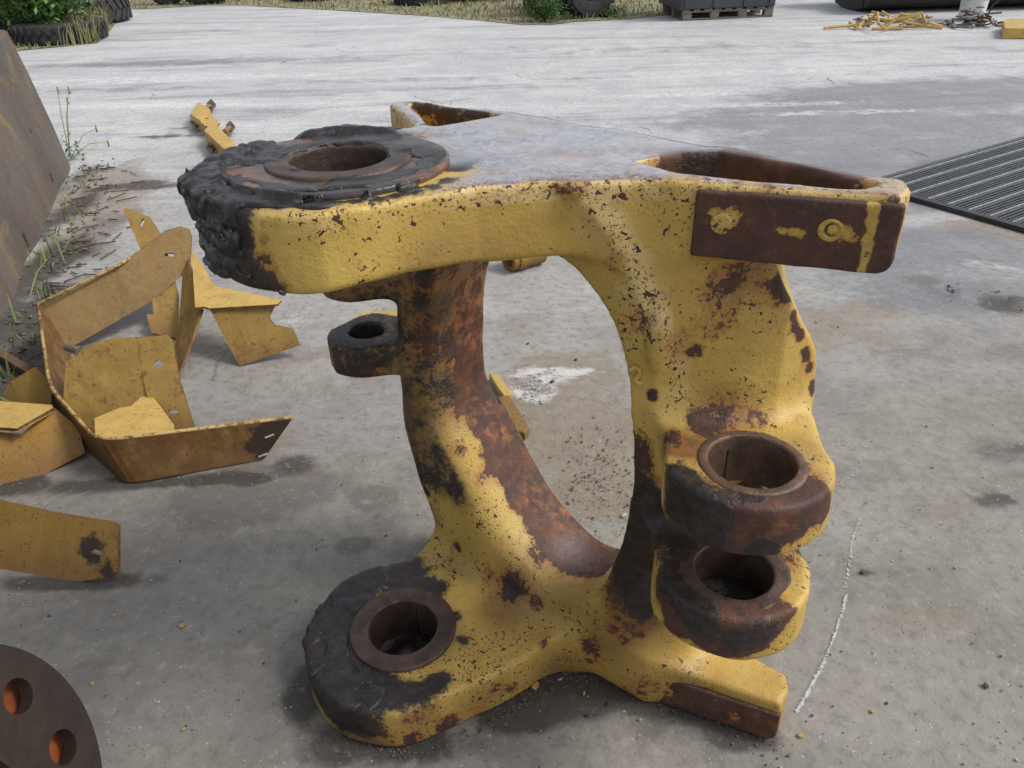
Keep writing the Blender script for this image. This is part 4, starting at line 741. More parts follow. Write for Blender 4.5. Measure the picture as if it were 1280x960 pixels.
# --- plates at the left edge of the picture
g = plates('flat_plate', None, M_sheet2, [([at(*p, .13) for p in ((-60, 500), (0, 503), (66, 508), (68, 512), (22, 537), (-60, 533))], [])], .012)
tag(g, 'pale yellow flat plate cut off by the left picture edge, lying across a brown-yellow plate', 'metal plate')
g = plates('channel_plate', None, M_sheet3, [([at(22, 538, .12), at(68, 511, .12), at(100, 538, .06), at(108, 568, .012), at(30, 603, .003), at(-60, 612, .003), at(-60, 536, .12)], [])], .010)
tag(g, 'dark yellow sloping plate under the pale flat one, left picture edge behind the guard', 'metal plate')
g = plates('corner_plate', None, M_sheet, [([at(5, 486, .05), at(12, 478, .06), at(52, 462, .10), at(62, 478, .12), at(70, 508, .06), at(8, 503, .02)], [])], .010)
tag(g, 'small dark yellow plate corner tucked behind the guard above the pale flat plate', 'metal plate')
mb = MB(); mb.box(lerp(at(-30, 425, .03), at(40, 466, .03), .5), ((at(-30, 425, .03)-at(40, 466, .03)).length, .035, .025), Matrix.Rotation(math.atan2((at(40, 466)-at(-30, 425)).y, (at(40, 466)-at(-30, 425)).x), 3, 'Z'))
o = bevel(mb.build('wooden_batten', plain('brown_wood', (.16, .09, .045), (.09, .05, .028), 20, .8, 0, .5, .004, stretch=(.2, 1, 1))), .003); tag(o, 'short brown timber batten on the dirt between barrier and guard', 'batten')
# --- slotted plate front left
O = [at(-70, 600, .15), at(0, 626, .150), at(60, 641, .150), at(140, 653, .140), at(145, 658, .135), at(160, 712, .012), at(150, 719, .005), at(100, 727, .002), at(0, 717, .002), at(-70, 700, .003)]
gp = at(122, 690, .06); gq_ = at(140, 708, .02); M_end = sheet_mat('yellow_sheet_dirty_slot', (.26, .15, .030), .8, .64, [(gp.x, gp.y, gp.z, .045), (gq_.x, gq_.y, gq_.z, .05)])
g = thing('end_plate', at(60, 722), 'dark yellow plate with a dirty oval slot, standing alone at the lower left', 'metal plate')
plates('plate', g, M_end, [(O, [hole_on(O, 122, 690, .018, .007, .05)])], .010)
# --- rusty flange ring bottom left
g = thing('rusty_flange', at(20, 950), 'rust brown round flange with bolt holes showing orange, cut off by the bottom left corner', 'machine part')
C0 = Vector((-.90, .76, .254)); N = Vector((.95, 0, .35)).normalized(); ea = N.cross(Vector((0, 0, 1))).normalized(); eb = N.cross(ea)
FP = .355
def flange(name, rad, th, off, mat, holes=True, hr=.032):
    n = 72; V = []; F = []; rings = [[C0 + N*off + (ea*math.cos(2*PI*k/n) + eb*math.sin(2*PI*k/n))*rad for k in range(n)], [C0 + N*off + (ea*math.cos(-2*PI*k/40) + eb*math.sin(-2*PI*k/40))*.07 for k in range(40)]]
    if holes:
        for j in range(8):
            a = 2*PI*(j+FP)/8; hc = C0 + N*off + (ea*math.cos(a) + eb*math.sin(a))*(rad-.080); rings.append([hc + (ea*math.cos(2*PI*k/18) + eb*math.sin(2*PI*k/18))*hr for k in range(18)])
    V, F = sheet_data(rings[0], rings[1:], th, N); return bevel(mk(name, V, F, mat, g), .003, 2)
M_fl = plain('brown_rust_plate', (.042, .026, .020), (.024, .018, .015), 10, .6, .3, .4, .004)
flange('ring', .26, .028, 0, M_fl); flange('backing_ring', .256, .012, -.045, plain('orange_primer', (.27, .075, .014), (.18, .045, .010), 8, .6), False)

# --- distant yellow bracket with four eared tabs
g = thing('tabbed_bracket', at(265, 165), 'small yellow bracket with four bolt ears lying on the open concrete behind the grease-covered eye', 'bracket')
def prism(name, outl_px, z1, z0, mat, parent, bev=.004, holes=()):
    T = [at(x, y, z1) for x, y in outl_px]; n = len(T); V, F = [], []
    ar = sum(T[i].x*T[(i+1) % n].y - T[(i+1) % n].x*T[i].y for i in range(n))
    if ar < 0: T = T[::-1]
    V = T + [Vector((p.x, p.y, z0)) for p in T]; F = [tuple(range(n)), tuple(range(2*n-1, n-1, -1))] + [(i, i+n, (i+1) % n+n, (i+1) % n) for i in range(n)]
    return bevel(mk(name, V, F, mat, parent), bev, 2)
prism('channel', [(237, 142), (248, 127), (262, 136), (251, 151)], .11, .02, M_sheet2, g)
prism('channel', [(255, 163), (266, 152), (293, 178), (283, 189)], .12, .03, M_sheet2, g)
plates('web_plate', g, M_sheet2, [([at(*p, .085) for p in ((250, 141), (258, 139), (275, 155), (268, 161), (256, 158), (249, 150))], [hole_on([at(*p, .085) for p in ((250, 141), (258, 139), (275, 155), (268, 161))], 257, 149, .02, .03)])], .01)
for c in ((264, 131), (243.5, 154), (288, 158.5), (263, 185.5)):
    O = [at(c[0] + dx, c[1] + dy, .05) for dx, dy in ((-5.5, -1), (0, -6.5), (6, 0), (1, 6.5))]
    plates('ear', g, M_ring, [(O, [hole_on(O, c[0], c[1], .017)])], .014)
for a, b in (((253, 137), (262, 133)), ((250, 148), (245, 152)), ((281, 165), (287, 160)), ((268, 178), (264, 184))):
    mb = MB(); mb.tube([at(*a, .06), at(*b, .05)], .022, 6); mb.build('ear_neck', M_sheet, g)
# --- short yellow pipe under the arm, beyond
g = thing('pipe_stub', at(642, 349), 'short yellow pipe stub lying on its side seen through the gap under the top arm', 'pipe')
a, b = Vector((-.005, 3.52, .065)), Vector((.155, 3.62, .065)); n = 28
V = []; F = []
d = (b-a).normalized(); e1 = d.cross(Vector((0, 0, 1))).normalized(); e2 = d.cross(e1)
for P_, rr in ((a, .065), (b, .065), (b, .045), (a, .045)):
    V += [P_ + (e1*math.cos(2*PI*k/n) + e2*math.sin(2*PI*k/n))*rr for k in range(n)]
for q in range(4):
    for k in range(n): F.append((q*n+k, q*n+(k+1) % n, ((q+1) % 4)*n+(k+1) % n, ((q+1) % 4)*n+k))
bevel(mk('pipe', V, F, M_sheet, g), .003); mb = MB(); mb.tube([lerp(a, b, .18), lerp(a, b, .38)], .070, 28); mb.build('collar', M_sheet3, g, False)
# --- angle iron pieces seen through the opening, and the bright offcut behind the far eye
g = prism('angle_strip', [(611, 466), (624, 468), (640, 492), (632, 497), (622, 484)], .030, 0, M_sheet2, None); tag(g, 'thin yellow strip on the ground through the opening, farther of the two', 'metal strip')
g = prism('angle_strip', [(622, 496), (637, 493), (662, 534), (656, 541), (645, 538)], .032, 0, M_sheet, None); tag(g, 'thicker yellow strip on the ground through the opening, nearer of the two', 'metal strip')
g = prism('plate_offcut', [(442, 398), (452, 390), (470, 389), (520, 385), (525, 402), (470, 405)], .02, 0, M_sheet2, None); tag(g, 'pale yellow offcut on the ground seen between the two far eyes', 'metal plate')

# ------------------------------------------------------------------ barrier on the left
def wall_mat():
    m = MT('stained_barrier'); co = m.geo.outputs['Position']; n1 = m.noise(1.6, 6, .65, co, .5, (1, 1, .45)); n2 = m.noise(9, 6, .7, co, .2, (1, 1, .35)); n3 = m.noise(50, 4, .7, co)
    c = m.mix(m.ramp(n1, .35, .65), (.125, .108, .090), (.078, .066, .055)); c = m.mix(m.math('MULTIPLY', m.ramp(n2, .48, .62), .75), c, (.13, .07, .04))
    c = m.mix(m.math('MULTIPLY', m.ramp(n2, .42, .30), .7), c, (.06, .05, .042)); c = m.mix(m.math('MULTIPLY', m.ramp(m.noise(2.6, 5, .6, co, .3), .58, .68), .6), c, (.24, .17, .06))
    return m.done(c, .72, 0, m.bump(m.math('ADD', n2, m.math('MULTIPLY', n3, .6)), .9, .022))
b0, b1 = Vector((-3.08, 5.60, 0)), Vector((-1.62, 1.35, 0)); dw = (b1-b0).normalized(); nw = Vector((-dw.y, dw.x, 0)); nw = nw if nw.x > 0 else -nw
prof = [(0, 0), (-.035, .30), (-.075, .62), (-.115, .885), (-.13, .90), (-.27, .90), (-.29, .88), (-.36, .30), (-.40, 0)]
N_ = 46; V = []; F = []
for i in range(N_+1):
    p = lerp(b0, b1, i/N_)
    for j, (o_, h_) in enumerate(prof):
        w_ = .030*mn.noise(Vector((i*.23, j*.8, 3))) ; V.append(p + nw*(o_ + w_) + Vector((0, 0, h_ + (.012*mn.noise(Vector((i*.4, 7, j))) if h_ > .5 else 0))))
m_ = len(prof)
for i in range(N_):
    for j in range(m_-1): F.append((i*m_+j, (i+1)*m_+j, (i+1)*m_+j+1, i*m_+j+1))
F += [tuple(range(m_)), tuple(N_*m_+j for j in range(m_))[::-1]]
o = mk('barrier_wall', V, F, wall_mat(), None); bevel(o, .006, 2, 40); tag(o, 'brown stained concrete barrier wall running along the left edge of the yard', 'barrier')
mb = MB()
for px, py, r in ((62, 222, .03), (50, 195, .022), (30, 300, .035), (36, 165, .02)):
    r_ = ray(px, py); c = lerp(b0, b1, .3); c = c + nw*-.07 + Vector((0, 0, .5)); nn_ = (nw + Vector((0, 0, .12))).normalized(); q = Vector((0, 0, EYE)) + r_*((c-Vector((0, 0, EYE))).dot(nn_)/r_.dot(nn_))
    mb.box(q + nn_*.006, (.02, r, r*2.2), Matrix.Rotation(math.atan2(nw.y, nw.x), 3, 'Z'))
bevel(mb.build('broken_patch', plain('dark_break', (.05, .03, .02), (.10, .055, .03), 30, .9), o), .004)

# ------------------------------------------------------------------ steel grating on the right
g = thing('steel_grating', (3.0, 4.9, 0), 'dark steel grating panel with a black front edge, lying on the concrete at the right', 'grating')
c0 = Vector((2.162, 4.657, 0)); e1 = Vector((.530, -.848, 0)).normalized(); e2 = Vector((.848, .530, 0)).normalized(); M_gr = plain('dark_grating_steel', (.035, .036, .040), (.075, .077, .085), 30, .42, .4, .3, .003); M_gl = plain('rubbed_grating_steel', (.42, .43, .46), (.26, .27, .30), 30, .45, .5, .3, .003)
Rz = Matrix(((e2.x, -e2.y, 0), (e2.y, e2.x, 0), (0, 0, 1))); LX, LY = 2.6, 2.1
def gbox(a, b, z, sa, sb, sz):
    p = c0 + e2*a + e1*b; mb = MB(); mb.box(Vector((p.x, p.y, z)), (sa, sb, sz), Rz); return mb
for i in range(int(LY/.024)):
    b_ = .03 + i*.024; big = i % 5 == 0
    o = gbox(LX/2, b_, .014 + .003*big, LX-.02, .013 if not big else .010, .016).build('bar', M_gl if big else M_gr, g)
mb = MB()
for i in range(44):
    p = c0 + e2*(.03 + i*.058) + e1*(LY/2); mb.box(Vector((p.x, p.y, .010)), (.007, LY-.02, .008), Rz)
tag(mb.build('cross_rods', M_gr, g), kind='stuff')
for nm, a_, b_, sa, sb in (('edge_frame', 0, LY/2, .05, LY), ('edge_frame', LX/2, 0, LX, .03), ('edge_frame', LX, LY/2, .03, LY), ('edge_frame', LX/2, LY, LX, .03)):
    bevel(gbox(a_, b_, .0145, sa, sb, .027).build(nm, plain('black_edge', (.018, .017, .017), (.035, .032, .03), 20, .6) if a_ == 0 else M_gr, g), .003)

# ------------------------------------------------------------------ background strip
def leaf_mat(name, a, b, c=None):
    m = MT(name); n = m.noise(2.5, 4, .6, m.geo.outputs['Position']); n2 = m.noise(14, 3, .6, m.geo.outputs['Position'])
    col = m.mix(m.ramp(n, .3, .7), a, b); col = m.mix(m.math('MULTIPLY', m.ramp(n2, .5, .7), .6), col, c or tuple(x*.5 for x in a)); m.done(col, .6)
    m.b.inputs['Transmission Weight'].default_value = 0; return m.m
M_grass = leaf_mat('dry_grass', (.26, .22, .10), (.17, .17, .07), (.30, .26, .15)); M_grass2 = leaf_mat('green_grass', (.11, .16, .045), (.16, .20, .06), (.22, .22, .10)); M_leafb = leaf_mat('fresh_leaves', (.13, .24, .05), (.08, .17, .04)); M_leaf = leaf_mat('bright_leaves', (.09, .18, .035), (.06, .13, .03)); M_leaf2 = leaf_mat('dark_leaves', (.045, .09, .025), (.07, .13, .035))
def patch(name, px, mat, z=.004):
    V = [at(x, y, 0) if not isinstance(x, Vector) else x for x, y in px]; V = [Vector((p.x, p.y, z)) for p in V]
    o = mk(name, V, [tuple(range(len(V)))], mat); return tag(o, kind='structure')
M_verge = plain('dry_verge_soil', (.26, .235, .15), (.17, .16, .085), 3.0, .95, 0, .5, .03)
FAR = [(5, -40), (20, -60)]
def pt(x, y): v = Vector((x, y, 0)); return v
lv = [at(*p) for p in ((28, 63), (60, 60), (100, 56), (122, 54), (130, 48), (140, 36), (148, 25), (146, 17), (150, 12), (190, 11), (250, 7), (300, 7), (420, 13), (520, 19), (600, 26), (650, 31), (690, 31), (720, 27), (790, 24), (840, 18), (870, 12), (880, 4))]
poly = lv + [Vector((6, 24, 0)), Vector((14, 60, 0)), Vector((-60, 60, 0)), Vector((-40, 14, 0)), Vector((-9, 11, 0))]
V = [Vector((p.x, p.y, .005)) for p in poly]; tr = tessellate_polygon([V]); verge = tag(mk('grass_verge', V, [tuple(t) if (V[t[1]]-V[t[0]]).cross(V[t[2]]-V[t[0]]).z > 0 else tuple(reversed(t)) for t in tr], M_verge), kind='structure')
def blades(name, mats, spots, h, w=.012, lean=.4, kind='stuff', label=None, cat=None, parent=None):
    V = []; F = []
    for x, y, s_ in spots:
        a = random.random()*6.28; hh = h*s_*random.uniform(.6, 1.2); lx, ly = random.gauss(0, lean)*hh, random.gauss(0, lean)*hh; dx, dy = math.cos(a)*w/2, math.sin(a)*w/2; k = len(V)
        V += [(x-dx, y-dy, 0), (x+dx, y+dy, 0), (x+lx*.35+dx*.8, y+ly*.35+dy*.8, hh*.6), (x+lx*.35-dx*.8, y+ly*.35-dy*.8, hh*.6), (x+lx, y+ly, hh)]; F += [(k, k+1, k+2, k+3), (k+3, k+2, k+4)]
    o = mk(name, V, F, mats, parent); return tag(o, label, cat, kind=kind)
import bisect
def inside(p, Q):
    c = False; n = len(Q)
    for i in range(n):
        a, b = Q[i], Q[i-1]
        if (a.y > p.y) != (b.y > p.y) and p.x < (b.x-a.x)*(p.y-a.y)/(b.y-a.y)+a.x: c = not c
    return c
sA, sB = [], []
while len(sA) < 9000:
    p = Vector((random.uniform(-9, 6.5), 10.5 + 11*random.random()**1.3, 0))
    if inside(p, poly): (sA if random.random() < .8 else sB).append((p.x, p.y, random.uniform(.3, 1)*(.5 + .6*abs(mn.noise(Vector((p.x*.6, p.y*.6, 0)))) * 2)))
blades('dry_grass', M_grass, sA, .16, .02, .5); blades('green_grass', M_grass2, sB, .16, .022, .5)
sC = []
for i in range(1500):   # tall grass round the left planters
    p = at(random.gauss(112, 22), random.gauss(47, 8)); sC.append((p.x, p.y, 1.))
sC = [q for q in sC if inside(Vector((q[0], q[1], 0)), poly)]
blades('verge_grass', M_grass, sC, .33, .016, .3)
def leaves(spots, size, V, F):
    for x, y, z in spots:
        a, b = random.random()*6.28, random.uniform(-.9, .9); d = Vector((math.cos(a)*math.cos(b), math.sin(a)*math.cos(b), math.sin(b))); s_ = Vector((-math.sin(a), math.cos(a), random.uniform(-.5, .5)))*.42; L = size*random.uniform(.6, 1.3); p = Vector((x, y, z)); k = len(V)
        V += [p, p + d*L*.5 + s_*L*.5, p + d*L, p + d*L*.5 - s_*L*.5]; F.append((k, k+1, k+2, k+3))
def bush(name, c, rx, ry, rz, n, size, mat, label, cat='bush', group=None):
    t = thing(name, (c[0], c[1], 0), label, cat, group); V = []; F = []; sp_ = []
    blobs = [(c[0] + random.uniform(-.6, .6)*rx, c[1] + random.uniform(-.6, .6)*ry, random.uniform(.3, .75)*rz, random.uniform(.3, .6)) for _ in range(9)]
    while len(sp_) < n:
        b = random.choice(blobs); v = Vector((random.gauss(0, 1), random.gauss(0, 1), random.gauss(0, 1))).normalized()*random.uniform(.55, 1)
        p = (b[0] + v.x*b[3]*rx, b[1] + v.y*b[3]*ry, b[2] + v.z*b[3]*rz)
        if p[2] > .02: sp_.append(p)
    leaves(sp_, size, V, F); mk('foliage', V, F, mat, t)
    mb = MB()
    for i in range(6): a = random.random()*6.28; mb.tube([(c[0], c[1], 0), (c[0]+math.cos(a)*rx*.3, c[1]+math.sin(a)*ry*.3, rz*.4), (c[0]+math.cos(a)*rx*.6, c[1]+math.sin(a)*ry*.6, rz*.75)], [.02, .014, .006], 5)
    mb.build('stem', plain('twig_bark', (.08, .055, .035), (.05, .035, .025), 20, .9), t); return t
# tyres used as planters, left
M_tyre = plain('black_tyre_rubber', (.018, .018, .019), (.035, .034, .034), 12, .75, 0, .5, .01)
def tyre(c, R_, w, label, group='big old tyres along the verge', lying=True, rz=0):
    t = thing('old_tyre', (c[0], c[1], 0), label, 'tyre', group)
    prof = [(R_*.55, .02*w), (R_*.75, 0), (R_*.93, .03*w), (R_, .18*w), (R_, .82*w), (R_*.93, .97*w), (R_*.75, w), (R_*.55, .98*w), (R_*.52, .85*w), (R_*.52, .15*w)]
    n = 48; V = []; F = []
    for k in range(n):
        a = 2*PI*k/n
        for r, z in prof: V.append((r*math.cos(a), r*math.sin(a), z))
    q = len(prof)
    for k in range(n):
        for j in range(q): F.append((k*q+j, ((k+1) % n)*q+j, ((k+1) % n)*q+(j+1) % q, k*q+(j+1) % q))
    Mx = Matrix.Translation((c[0], c[1], 0)) if lying else Matrix.Translation((c[0], c[1], R_)) @ Matrix.Rotation(rz, 4, 'Z') @ Matrix.Rotation(PI/2, 4, 'X') @ Matrix.Translation((0, 0, -w/2))
    mk('tyre_casing', [Mx @ Vector(v) for v in V], F, M_tyre, t); mb = MB()
    for k in range(30):
        a = 2*PI*k/30
        for s_ in (0, 1):
            aa = a + s_*.1; R3 = Matrix.Rotation(aa, 3, 'Z') @ Matrix.Rotation(.5 if s_ else -.5, 3, 'X'); mb.box((math.cos(aa)*(R_+.006), math.sin(aa)*(R_+.006), w*(.3 + .4*s_)), (.03, R_*.09, w*.42), R3)
    o = mk('tread_blocks', [Mx @ Vector(v) for v in mb.v], mb.f, M_tyre, t); o['kind'] = 'stuff'; return t
p = at(58, 58); tyre((p.x - .05, p.y + .58), .60, .27, 'black tyre lying at the verge corner, nearest of the planter tyres', None)
p = at(100, 34); tyre((p.x - .15, p.y + .7), .66, .42, 'black tyre planter behind the nearest one, beside the concrete edge', None)
p = at(25, 50); tyre((p.x - .7, p.y + .9), .62, .40, 'black tyre half hidden under the bright leafy bush at the left edge', None)
p = at(58, 58); bush('leafy_bush', (p.x - .30, p.y + .62), 1.0, .55, 1.35, 7000, .13, M_leafb, 'bright green leafy bush spilling over the black tyres at the top left')
p = at(110, 4); bush('leafy_bush', (p.x, p.y-1.5), .8, .6, .7, 1400, .10, M_leaf2, 'darker green bush behind the planter tyres, top left')
for px, l in ((203, 'dark tyre far off on the verge, left of the pair'), (243, 'small dark tyre far off beside the pair'), (262, 'dark tyre at the far concrete edge, rightmost of three')):
    p = at(px, 8 if px < 250 else 7); tyre((p.x, p.y + .35), .36, .22, l, None, False, random.uniform(-.3, .3))
p = at(385, 3); tyre((p.x, p.y + .4), .42, .25, 'dark tyre at the top edge left of centre beyond the dry grass', None)
p = at(525, 8); tyre((p.x, p.y + .5), .5, .28, 'dark tyre beside the brown scrap heap at the top edge', None)
p = at(738, 26); tyre((p.x, p.y + .45), .46, .34, 'grey dusty tyre standing right of the green weed clump', None, False, .5)
tyre((p.x - .5, p.y + .9), .52, .34, 'dark tyre behind the grey dusty one, right of the green weeds', None, False, .3)
p = at(682, 30); bush('weed_clump', (p.x, p.y + .30), .36, .28, .42, 1500, .055, M_leaf, 'bright green weed clump at the edge of the concrete, top centre', 'weeds')
p = at(762, 25); bush('weed_clump', (p.x, p.y + .35), .3, .2, .16, 500, .05, M_leaf, 'low green weeds right of the dusty tyre', 'weeds')
mb = MB(); p = at(672, 14); mb.box((p.x, p.y + .5, .25), (.45, .4, .5)); o = bevel(mb.build('black_crate', plain('black_plastic', (.02, .02, .022), (.04, .04, .042), 8, .5)), .02); tag(o, 'black crate behind the green weed clump', 'crate')
# brown scrap heap
def heap(name, c, rx, ry, h, n, mats, label, cat, lo=.1, hi=.5, rad=.02):
    t = thing(name, (c[0], c[1], 0), label, cat)
    for k, m_ in enumerate(mats):
        mb = MB()
        for i in range(n//len(mats)):
            x, y = c[0] + random.gauss(0, rx*.5), c[1] + random.gauss(0, ry*.5); z = random.uniform(.02, h)*max(.15, 1-((x-c[0])/rx)**2); a = random.random()*6.28; L = random.uniform(lo, hi); s_ = random.gauss(0, .25)
            if i % 3: mb.tube([(x, y, z), (x + math.cos(a)*L*.5, y + math.sin(a)*L*.5, max(.02, z + s_*L*.5)), (x + math.cos(a+.3)*L, y + math.sin(a+.3)*L, max(.02, z + s_*L))], rad*random.uniform(.5, 1.2), 5)
            else: mb.box((x, y, z), (L*.6, L*.25, .02), Matrix.Rotation(a, 3, 'Z') @ Matrix.Rotation(s_, 3, 'Y'))
        o = mb.build('scrap_pieces', m_, t); o['kind'] = 'stuff'
    return t
M_br = plain('brown_scrap', (.11, .055, .035), (.06, .035, .025), 10, .85); M_tan = plain('dry_brush', (.30, .20, .10), (.2, .13, .07), 10, .9)
p = at(570, 4); heap('scrap_heap', (p.x, p.y + .3), 1.0, .4, .5, 160, [M_br, M_tan], 'brown rusty scrap heap at the top edge beyond the dry grass', 'scrap heap')
# tan timber fence behind, right of centre
t = thing('board_fence', (1.8, 15.6, 0), 'weathered tan board fence behind the tyres, top edge right of centre', 'fence')
fa, fb = at(740, 2), at(848, 2); fa = Vector((fa.x, fa.y + 1.0, 0)); fb = Vector((fb.x, fb.y + 1.0, 0)); nb = 22; M_fb = plain('weathered_board', (.36, .24, .12), (.26, .17, .09), 5, .85, 0, .4, .01, stretch=(4, 4, .6)); d_ = (fb-fa)
box0 = None
for i in range(nb):
    q = lerp(fa, fb, (i + .5)/nb); w_ = d_.length/nb - .012; mb = MB(); mb.box((q.x, q.y, .55 + random.uniform(-.02, .02)), (w_, .025, 1.1), Matrix.Rotation(math.atan2(d_.y, d_.x), 3, 'Z')); mb.build('board', M_fb, t)
for z in (.25, .9):
    mb = MB(); q = (fa + fb)/2; mb.box((q.x, q.y + .04, z), (d_.length, .05, .09), Matrix.Rotation(math.atan2(d_.y, d_.x), 3, 'Z')); mb.build('rail', M_fb, t)
# dark container on its pallet
pa, pb = at(853, 26), at(966, 21); dd = (pb-pa); ang = math.atan2(dd.y, dd.x); Lp = dd.length; dn = Vector((-dd.y, dd.x, 0)).normalized(); Rp_ = Matrix.Rotation(ang, 3, 'Z'); M_wood = plain('grey_pallet_wood', (.13, .11, .09), (.22, .19, .16), 14, .85, 0, .4, .004, stretch=(.3, 2, 2))
t = thing('pallet', lerp(pa, pb, .5), 'grey timber pallet under the dark box at the top right', 'pallet')
def pb_(u_, v_, z, su, sv, sz, name, mat, par, bev=.004):
    q = pa + dd.normalized()*u_ + dn*v_; mb = MB(); mb.box((q.x, q.y, z), (su, sv, sz), Rp_); return bevel(mb.build(name, mat, par), bev)
for v_ in (.05, .5, .95):
    pb_(Lp/2, v_, .012, Lp, .10, .022, 'bottom_board', M_wood, t); pb_(Lp/2, v_, .112, Lp, .10, .022, 'stringer_board', M_wood, t)
    for u_ in (.07, Lp*.35, Lp*.66, Lp-.07): pb_(u_, v_, .062, .13, .10, .078, 'block', M_wood, t)
for i in range(9): pb_(.05 + (Lp-.1)*i/8, .5, .135, .10, 1.0, .022, 'deck_board', M_wood, t)
t = thing('metal_box', lerp(pa, pb, .5) + Vector((0, 0, .147)), 'dark blue-grey metal box standing on the timber pallet, top right', 'box')
M_bx = plain('dark_slate_paint', (.045, .05, .062), (.03, .034, .042), 4, .5, 0, .15, .004)
pb_(Lp/2 - .03, .5, .55, Lp + .06, 1.06, .80, 'shell', M_bx, t, .012); pb_(Lp/2 - .03, .5, .965, Lp + .10, 1.10, .03, 'lid', M_bx, t, .006)
for u_ in (.02, Lp*.33, Lp*.66, Lp-.08): pb_(u_, -.035, .55, .04, .02, .78, 'rib', M_bx, t, .004)
# low rails behind the box
mb = MB(); p = at(1010, 5); mb.box((p.x, p.y + 1.2, .06), (1.6, .12, .12)); o = bevel(mb.build('steel_beam', plain('dark_beam', (.05, .04, .035), (.09, .07, .055), 10, .7)), .01); tag(o, 'low dark steel beam on the ground between the box and the machine bucket', 'beam')
p = at(1000, 2); heap('scrap_heap', (p.x, p.y + 2.4), 1.6, .5, .6, 120, [M_br, M_br], 'far brown scrap heap right of the dark box', 'scrap heap')
# dark loader bucket, right
t = thing('loader_bucket', (6.0, 13.0, 0), 'big black rounded loader bucket behind the yellow scrap, top right', 'bucket')
q0, q1 = at(1078, 16), at(1330, 8); dq = (q1-q0); dqn = Vector((-dq.y, dq.x, 0)).normalized(); nB = 14
prof = [(0.0, .10), (.05, .05), (.25, .015), (.6, .0), (1.0, .05), (1.25, .3), (1.35, .7), (1.2, 1.1), (.9, 1.3)]
M_bk = plain('black_bucket_steel', (.018, .016, .015), (.04, .032, .027), 5, .6, .2, .3, .01)
V = []; F = []
for s_ in (0, 1):
    for th_ in (0, -.05):
        for a_, z_ in prof: q = q0 + dq*s_ + dqn*(a_ + (.0 if th_ == 0 else -.0)); V.append((q.x, q.y, z_ + (0 if th_ == 0 else .05)))
m_ = len(prof)
for j in range(m_-1):
    F += [(j, j+1, 2*m_+j+1, 2*m_+j), (m_+j, 3*m_+j, 3*m_+j+1, m_+j+1), (j, m_+j, m_+j+1, j+1), (2*m_+j, 2*m_+j+1, 3*m_+j+1, 3*m_+j)]
F += [(0, 2*m_, 3*m_, m_), (m_-1, 2*m_-1, 4*m_-1, 3*m_-1)]
mk('bucket_shell', V, F, M_bk, t)
for s_ in (0, 1):
    q = [q0 + dq*s_ + dqn*a_ + Vector((0, 0, z_)) for a_, z_ in prof]; v, f = sheet_data(q, [], .04); mk('side_plate', v, f, M_bk, t)
mb = MB(); a_ = q0 + dqn*.05 + Vector((0, 0, .40)); mb.tube([a_ + dq*0, a_ + dq*1], .34, 20); bevel(mb.build('roller_tube', M_bk, t), .01)
# yellow scrap pile in front of it
t = thing('scrap_pile', at(1110, 33), 'tangle of yellow pipes and bars on the concrete in front of the black bucket', 'scrap pile')
M_ys = plain('yellow_scrap', (.50, .34, .08), (.38, .24, .07), 12, .6); M_gs = plain('grey_scrap', (.22, .21, .19), (.12, .11, .10), 12, .6)
for c in ([(1030, 35, .02), (1062, 32, .04), (1090, 30, .06)], [(1078, 34, .02), (1097, 16, .20), (1098, 30, .12), (1108, 37, .02)], [(1062, 28, .05), (1072, 36, .02), (1080, 26, .10)], [(1085, 22, .14), (1130, 27, .10), (1158, 32, .04)], [(1100, 36, .02), (1120, 25, .12), (1150, 19, .18)],
          [(1120, 34, .03), (1158, 33, .03), (1178, 35, .02)], [(1135, 20, .16), (1152, 16, .20), (1158, 30, .06)], [(1090, 36, .02), (1128, 35, .03)], [(1160, 28, .08), (1178, 33, .02)]):
    mb = MB(); mb.tube([at(*q) for q in c], .018, 7); mb.build('pipe', M_ys, t)
for i in range(26):
    x, y = random.uniform(1065, 1165), random.uniform(26, 36); p = at(x, y); a_ = random.random()*3.1; L = random.uniform(.12, .4); mb = MB(); z_ = random.uniform(.01, .10)
    mb.tube([(p.x, p.y, z_), (p.x + math.cos(a_)*L, p.y + math.sin(a_)*L*.4, max(.01, z_ + random.uniform(-.06, .06)))], random.uniform(.008, .02), 5); mb.build('bar', random.choice((M_ys, M_gs, M_br)), t)
# white bucket
p = at(1220, 27); t = thing('white_drum', (p.x, p.y + .16, 0), 'white plastic drum standing in the scrap at the top right', 'drum'); V = []; F = []; n = 28
M_wh = plain('dirty_white_plastic', (.62, .62, .60), (.48, .48, .46), 5, .45, 0, .1, .003)
mb = MB(); mb.tube([(p.x, p.y+.16, z) for z in (0, .02, .25, .27, .29, .55, .56)], [.155, .16, .172, .180, .174, .188, .188], 28); mb.build('drum_shell', M_wh, t); mb = MB(); mb.tube([(p.x, p.y+.16, .56), (p.x, p.y+.16, .59)], .196, 28); mb.build('rim', M_wh, t)
mb = MB(); mb.box((p.x, p.y - .018, .18), (.11, .01, .012)); mb.build('print_mark', M_bx, t)
p = at(1215, 33); heap('scrap_pile', (p.x, p.y), .42, .16, .16, 60, [M_gs, M_gs, M_br], 'grey sticks and scrap metal heaped around the white drum', 'scrap pile', .08, .35, .014)
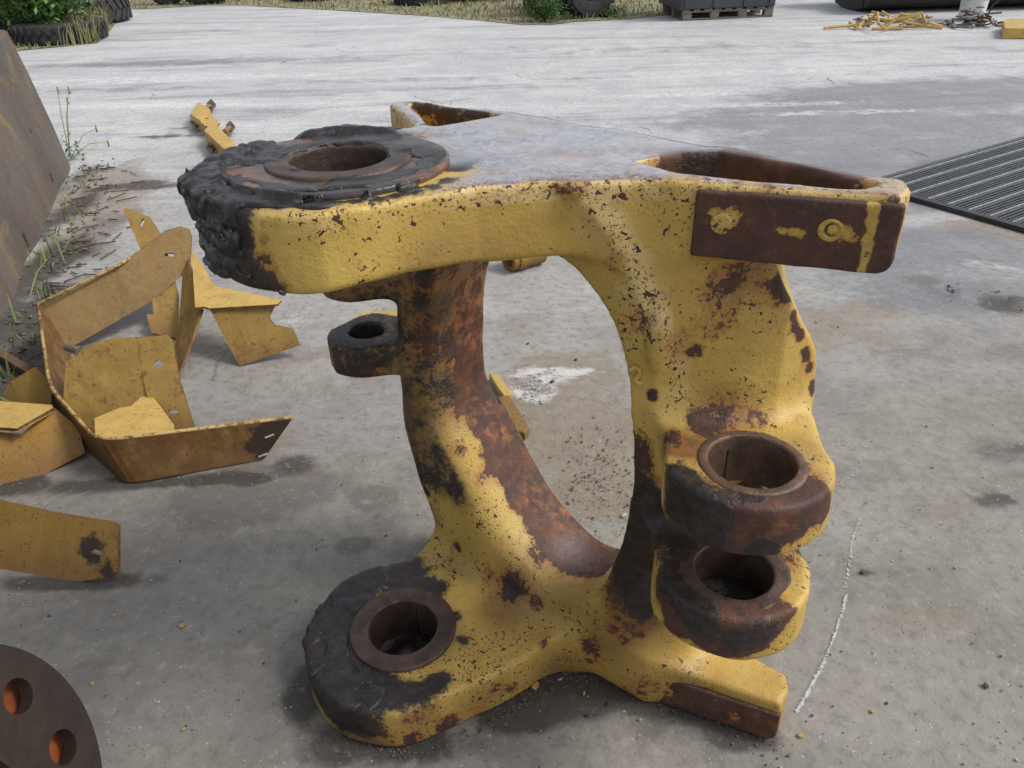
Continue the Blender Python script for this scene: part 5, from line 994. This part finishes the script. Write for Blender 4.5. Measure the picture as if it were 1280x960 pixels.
o = prism('yellow_block', [(1254, 26), (1262, 23), (1300, 24), (1300, 35), (1256, 35)], .12, 0, M_ys, None, .008); tag(o, 'yellow steel block at the right picture edge beside the grey scrap', 'steel block')
# trees beyond the picture's top edge, for the reflections and the horizon
for i in range(9):
    x = -26 + i*7 + random.uniform(-1.5, 1.5); y = 34 + random.uniform(-3, 3); bush('yard_tree', (x, y), 3.2, 2.2, random.uniform(4.0, 5.6), 1500, .42, M_leaf2, 'dark green tree in the belt beyond the yard, ' + ('leftmost of nine', 'second from the left', 'third from the left', 'fourth from the left', 'the middle one', 'fourth from the right', 'third from the right', 'second from the right', 'rightmost of nine')[i], 'tree', 'trees in the belt beyond the yard')

# ------------------------------------------------------------------ weeds and litter along the barrier
sw = []
for i in range(80):
    q = random.random()**.8; sw.append((-3.0 + 1.1*q + random.gauss(.05, .05), 5.6 - 3.2*q, random.uniform(.3, 1)))
blades('weeds', M_grass2, sw, .13, .010, .5)
t = thing('tall_weed', at(92, 205), 'thin tall weed with seed heads at the far foot of the barrier', 'weed'); bp_ = at(88, 200)
mb = MB()
for tip, z in (((72, 112), .42), ((86, 112), .42), ((84, 125), .34), ((135, 178), .03), ((120, 160), .16)):
    tp = at(*tip, z); mid = lerp(bp_, tp, .55) + Vector((0, 0, .05)); mb.tube([bp_, mid, tp], [.004, .003, .002], 5); mb.tube([tp + Vector((0, 0, -.03)), tp + Vector((0, 0, .02))], [.009, .004], 5)
mb.build('stem', M_grass2, t)
V = []; F = []; leaves([(bp_.x + random.gauss(0, .06), bp_.y + random.gauss(0, .1), random.uniform(.01, .16)) for _ in range(70)], .045, V, F); mk('foliage', V, F, M_leaf2, t)
mb = MB()
for i in range(90):
    q = random.random(); x, y = -3.0 + 1.15*q + random.gauss(.16, .12), 5.6 - 3.3*q; a_ = random.gauss(.3, 1.1); L = random.uniform(.03, .13); mb.tube([(x, y, .006), (x + math.cos(a_)*L, y + math.sin(a_)*L, .012)], .0035, 4)
tag(mb.build('dry_twigs', M_st[3]), kind='stuff')
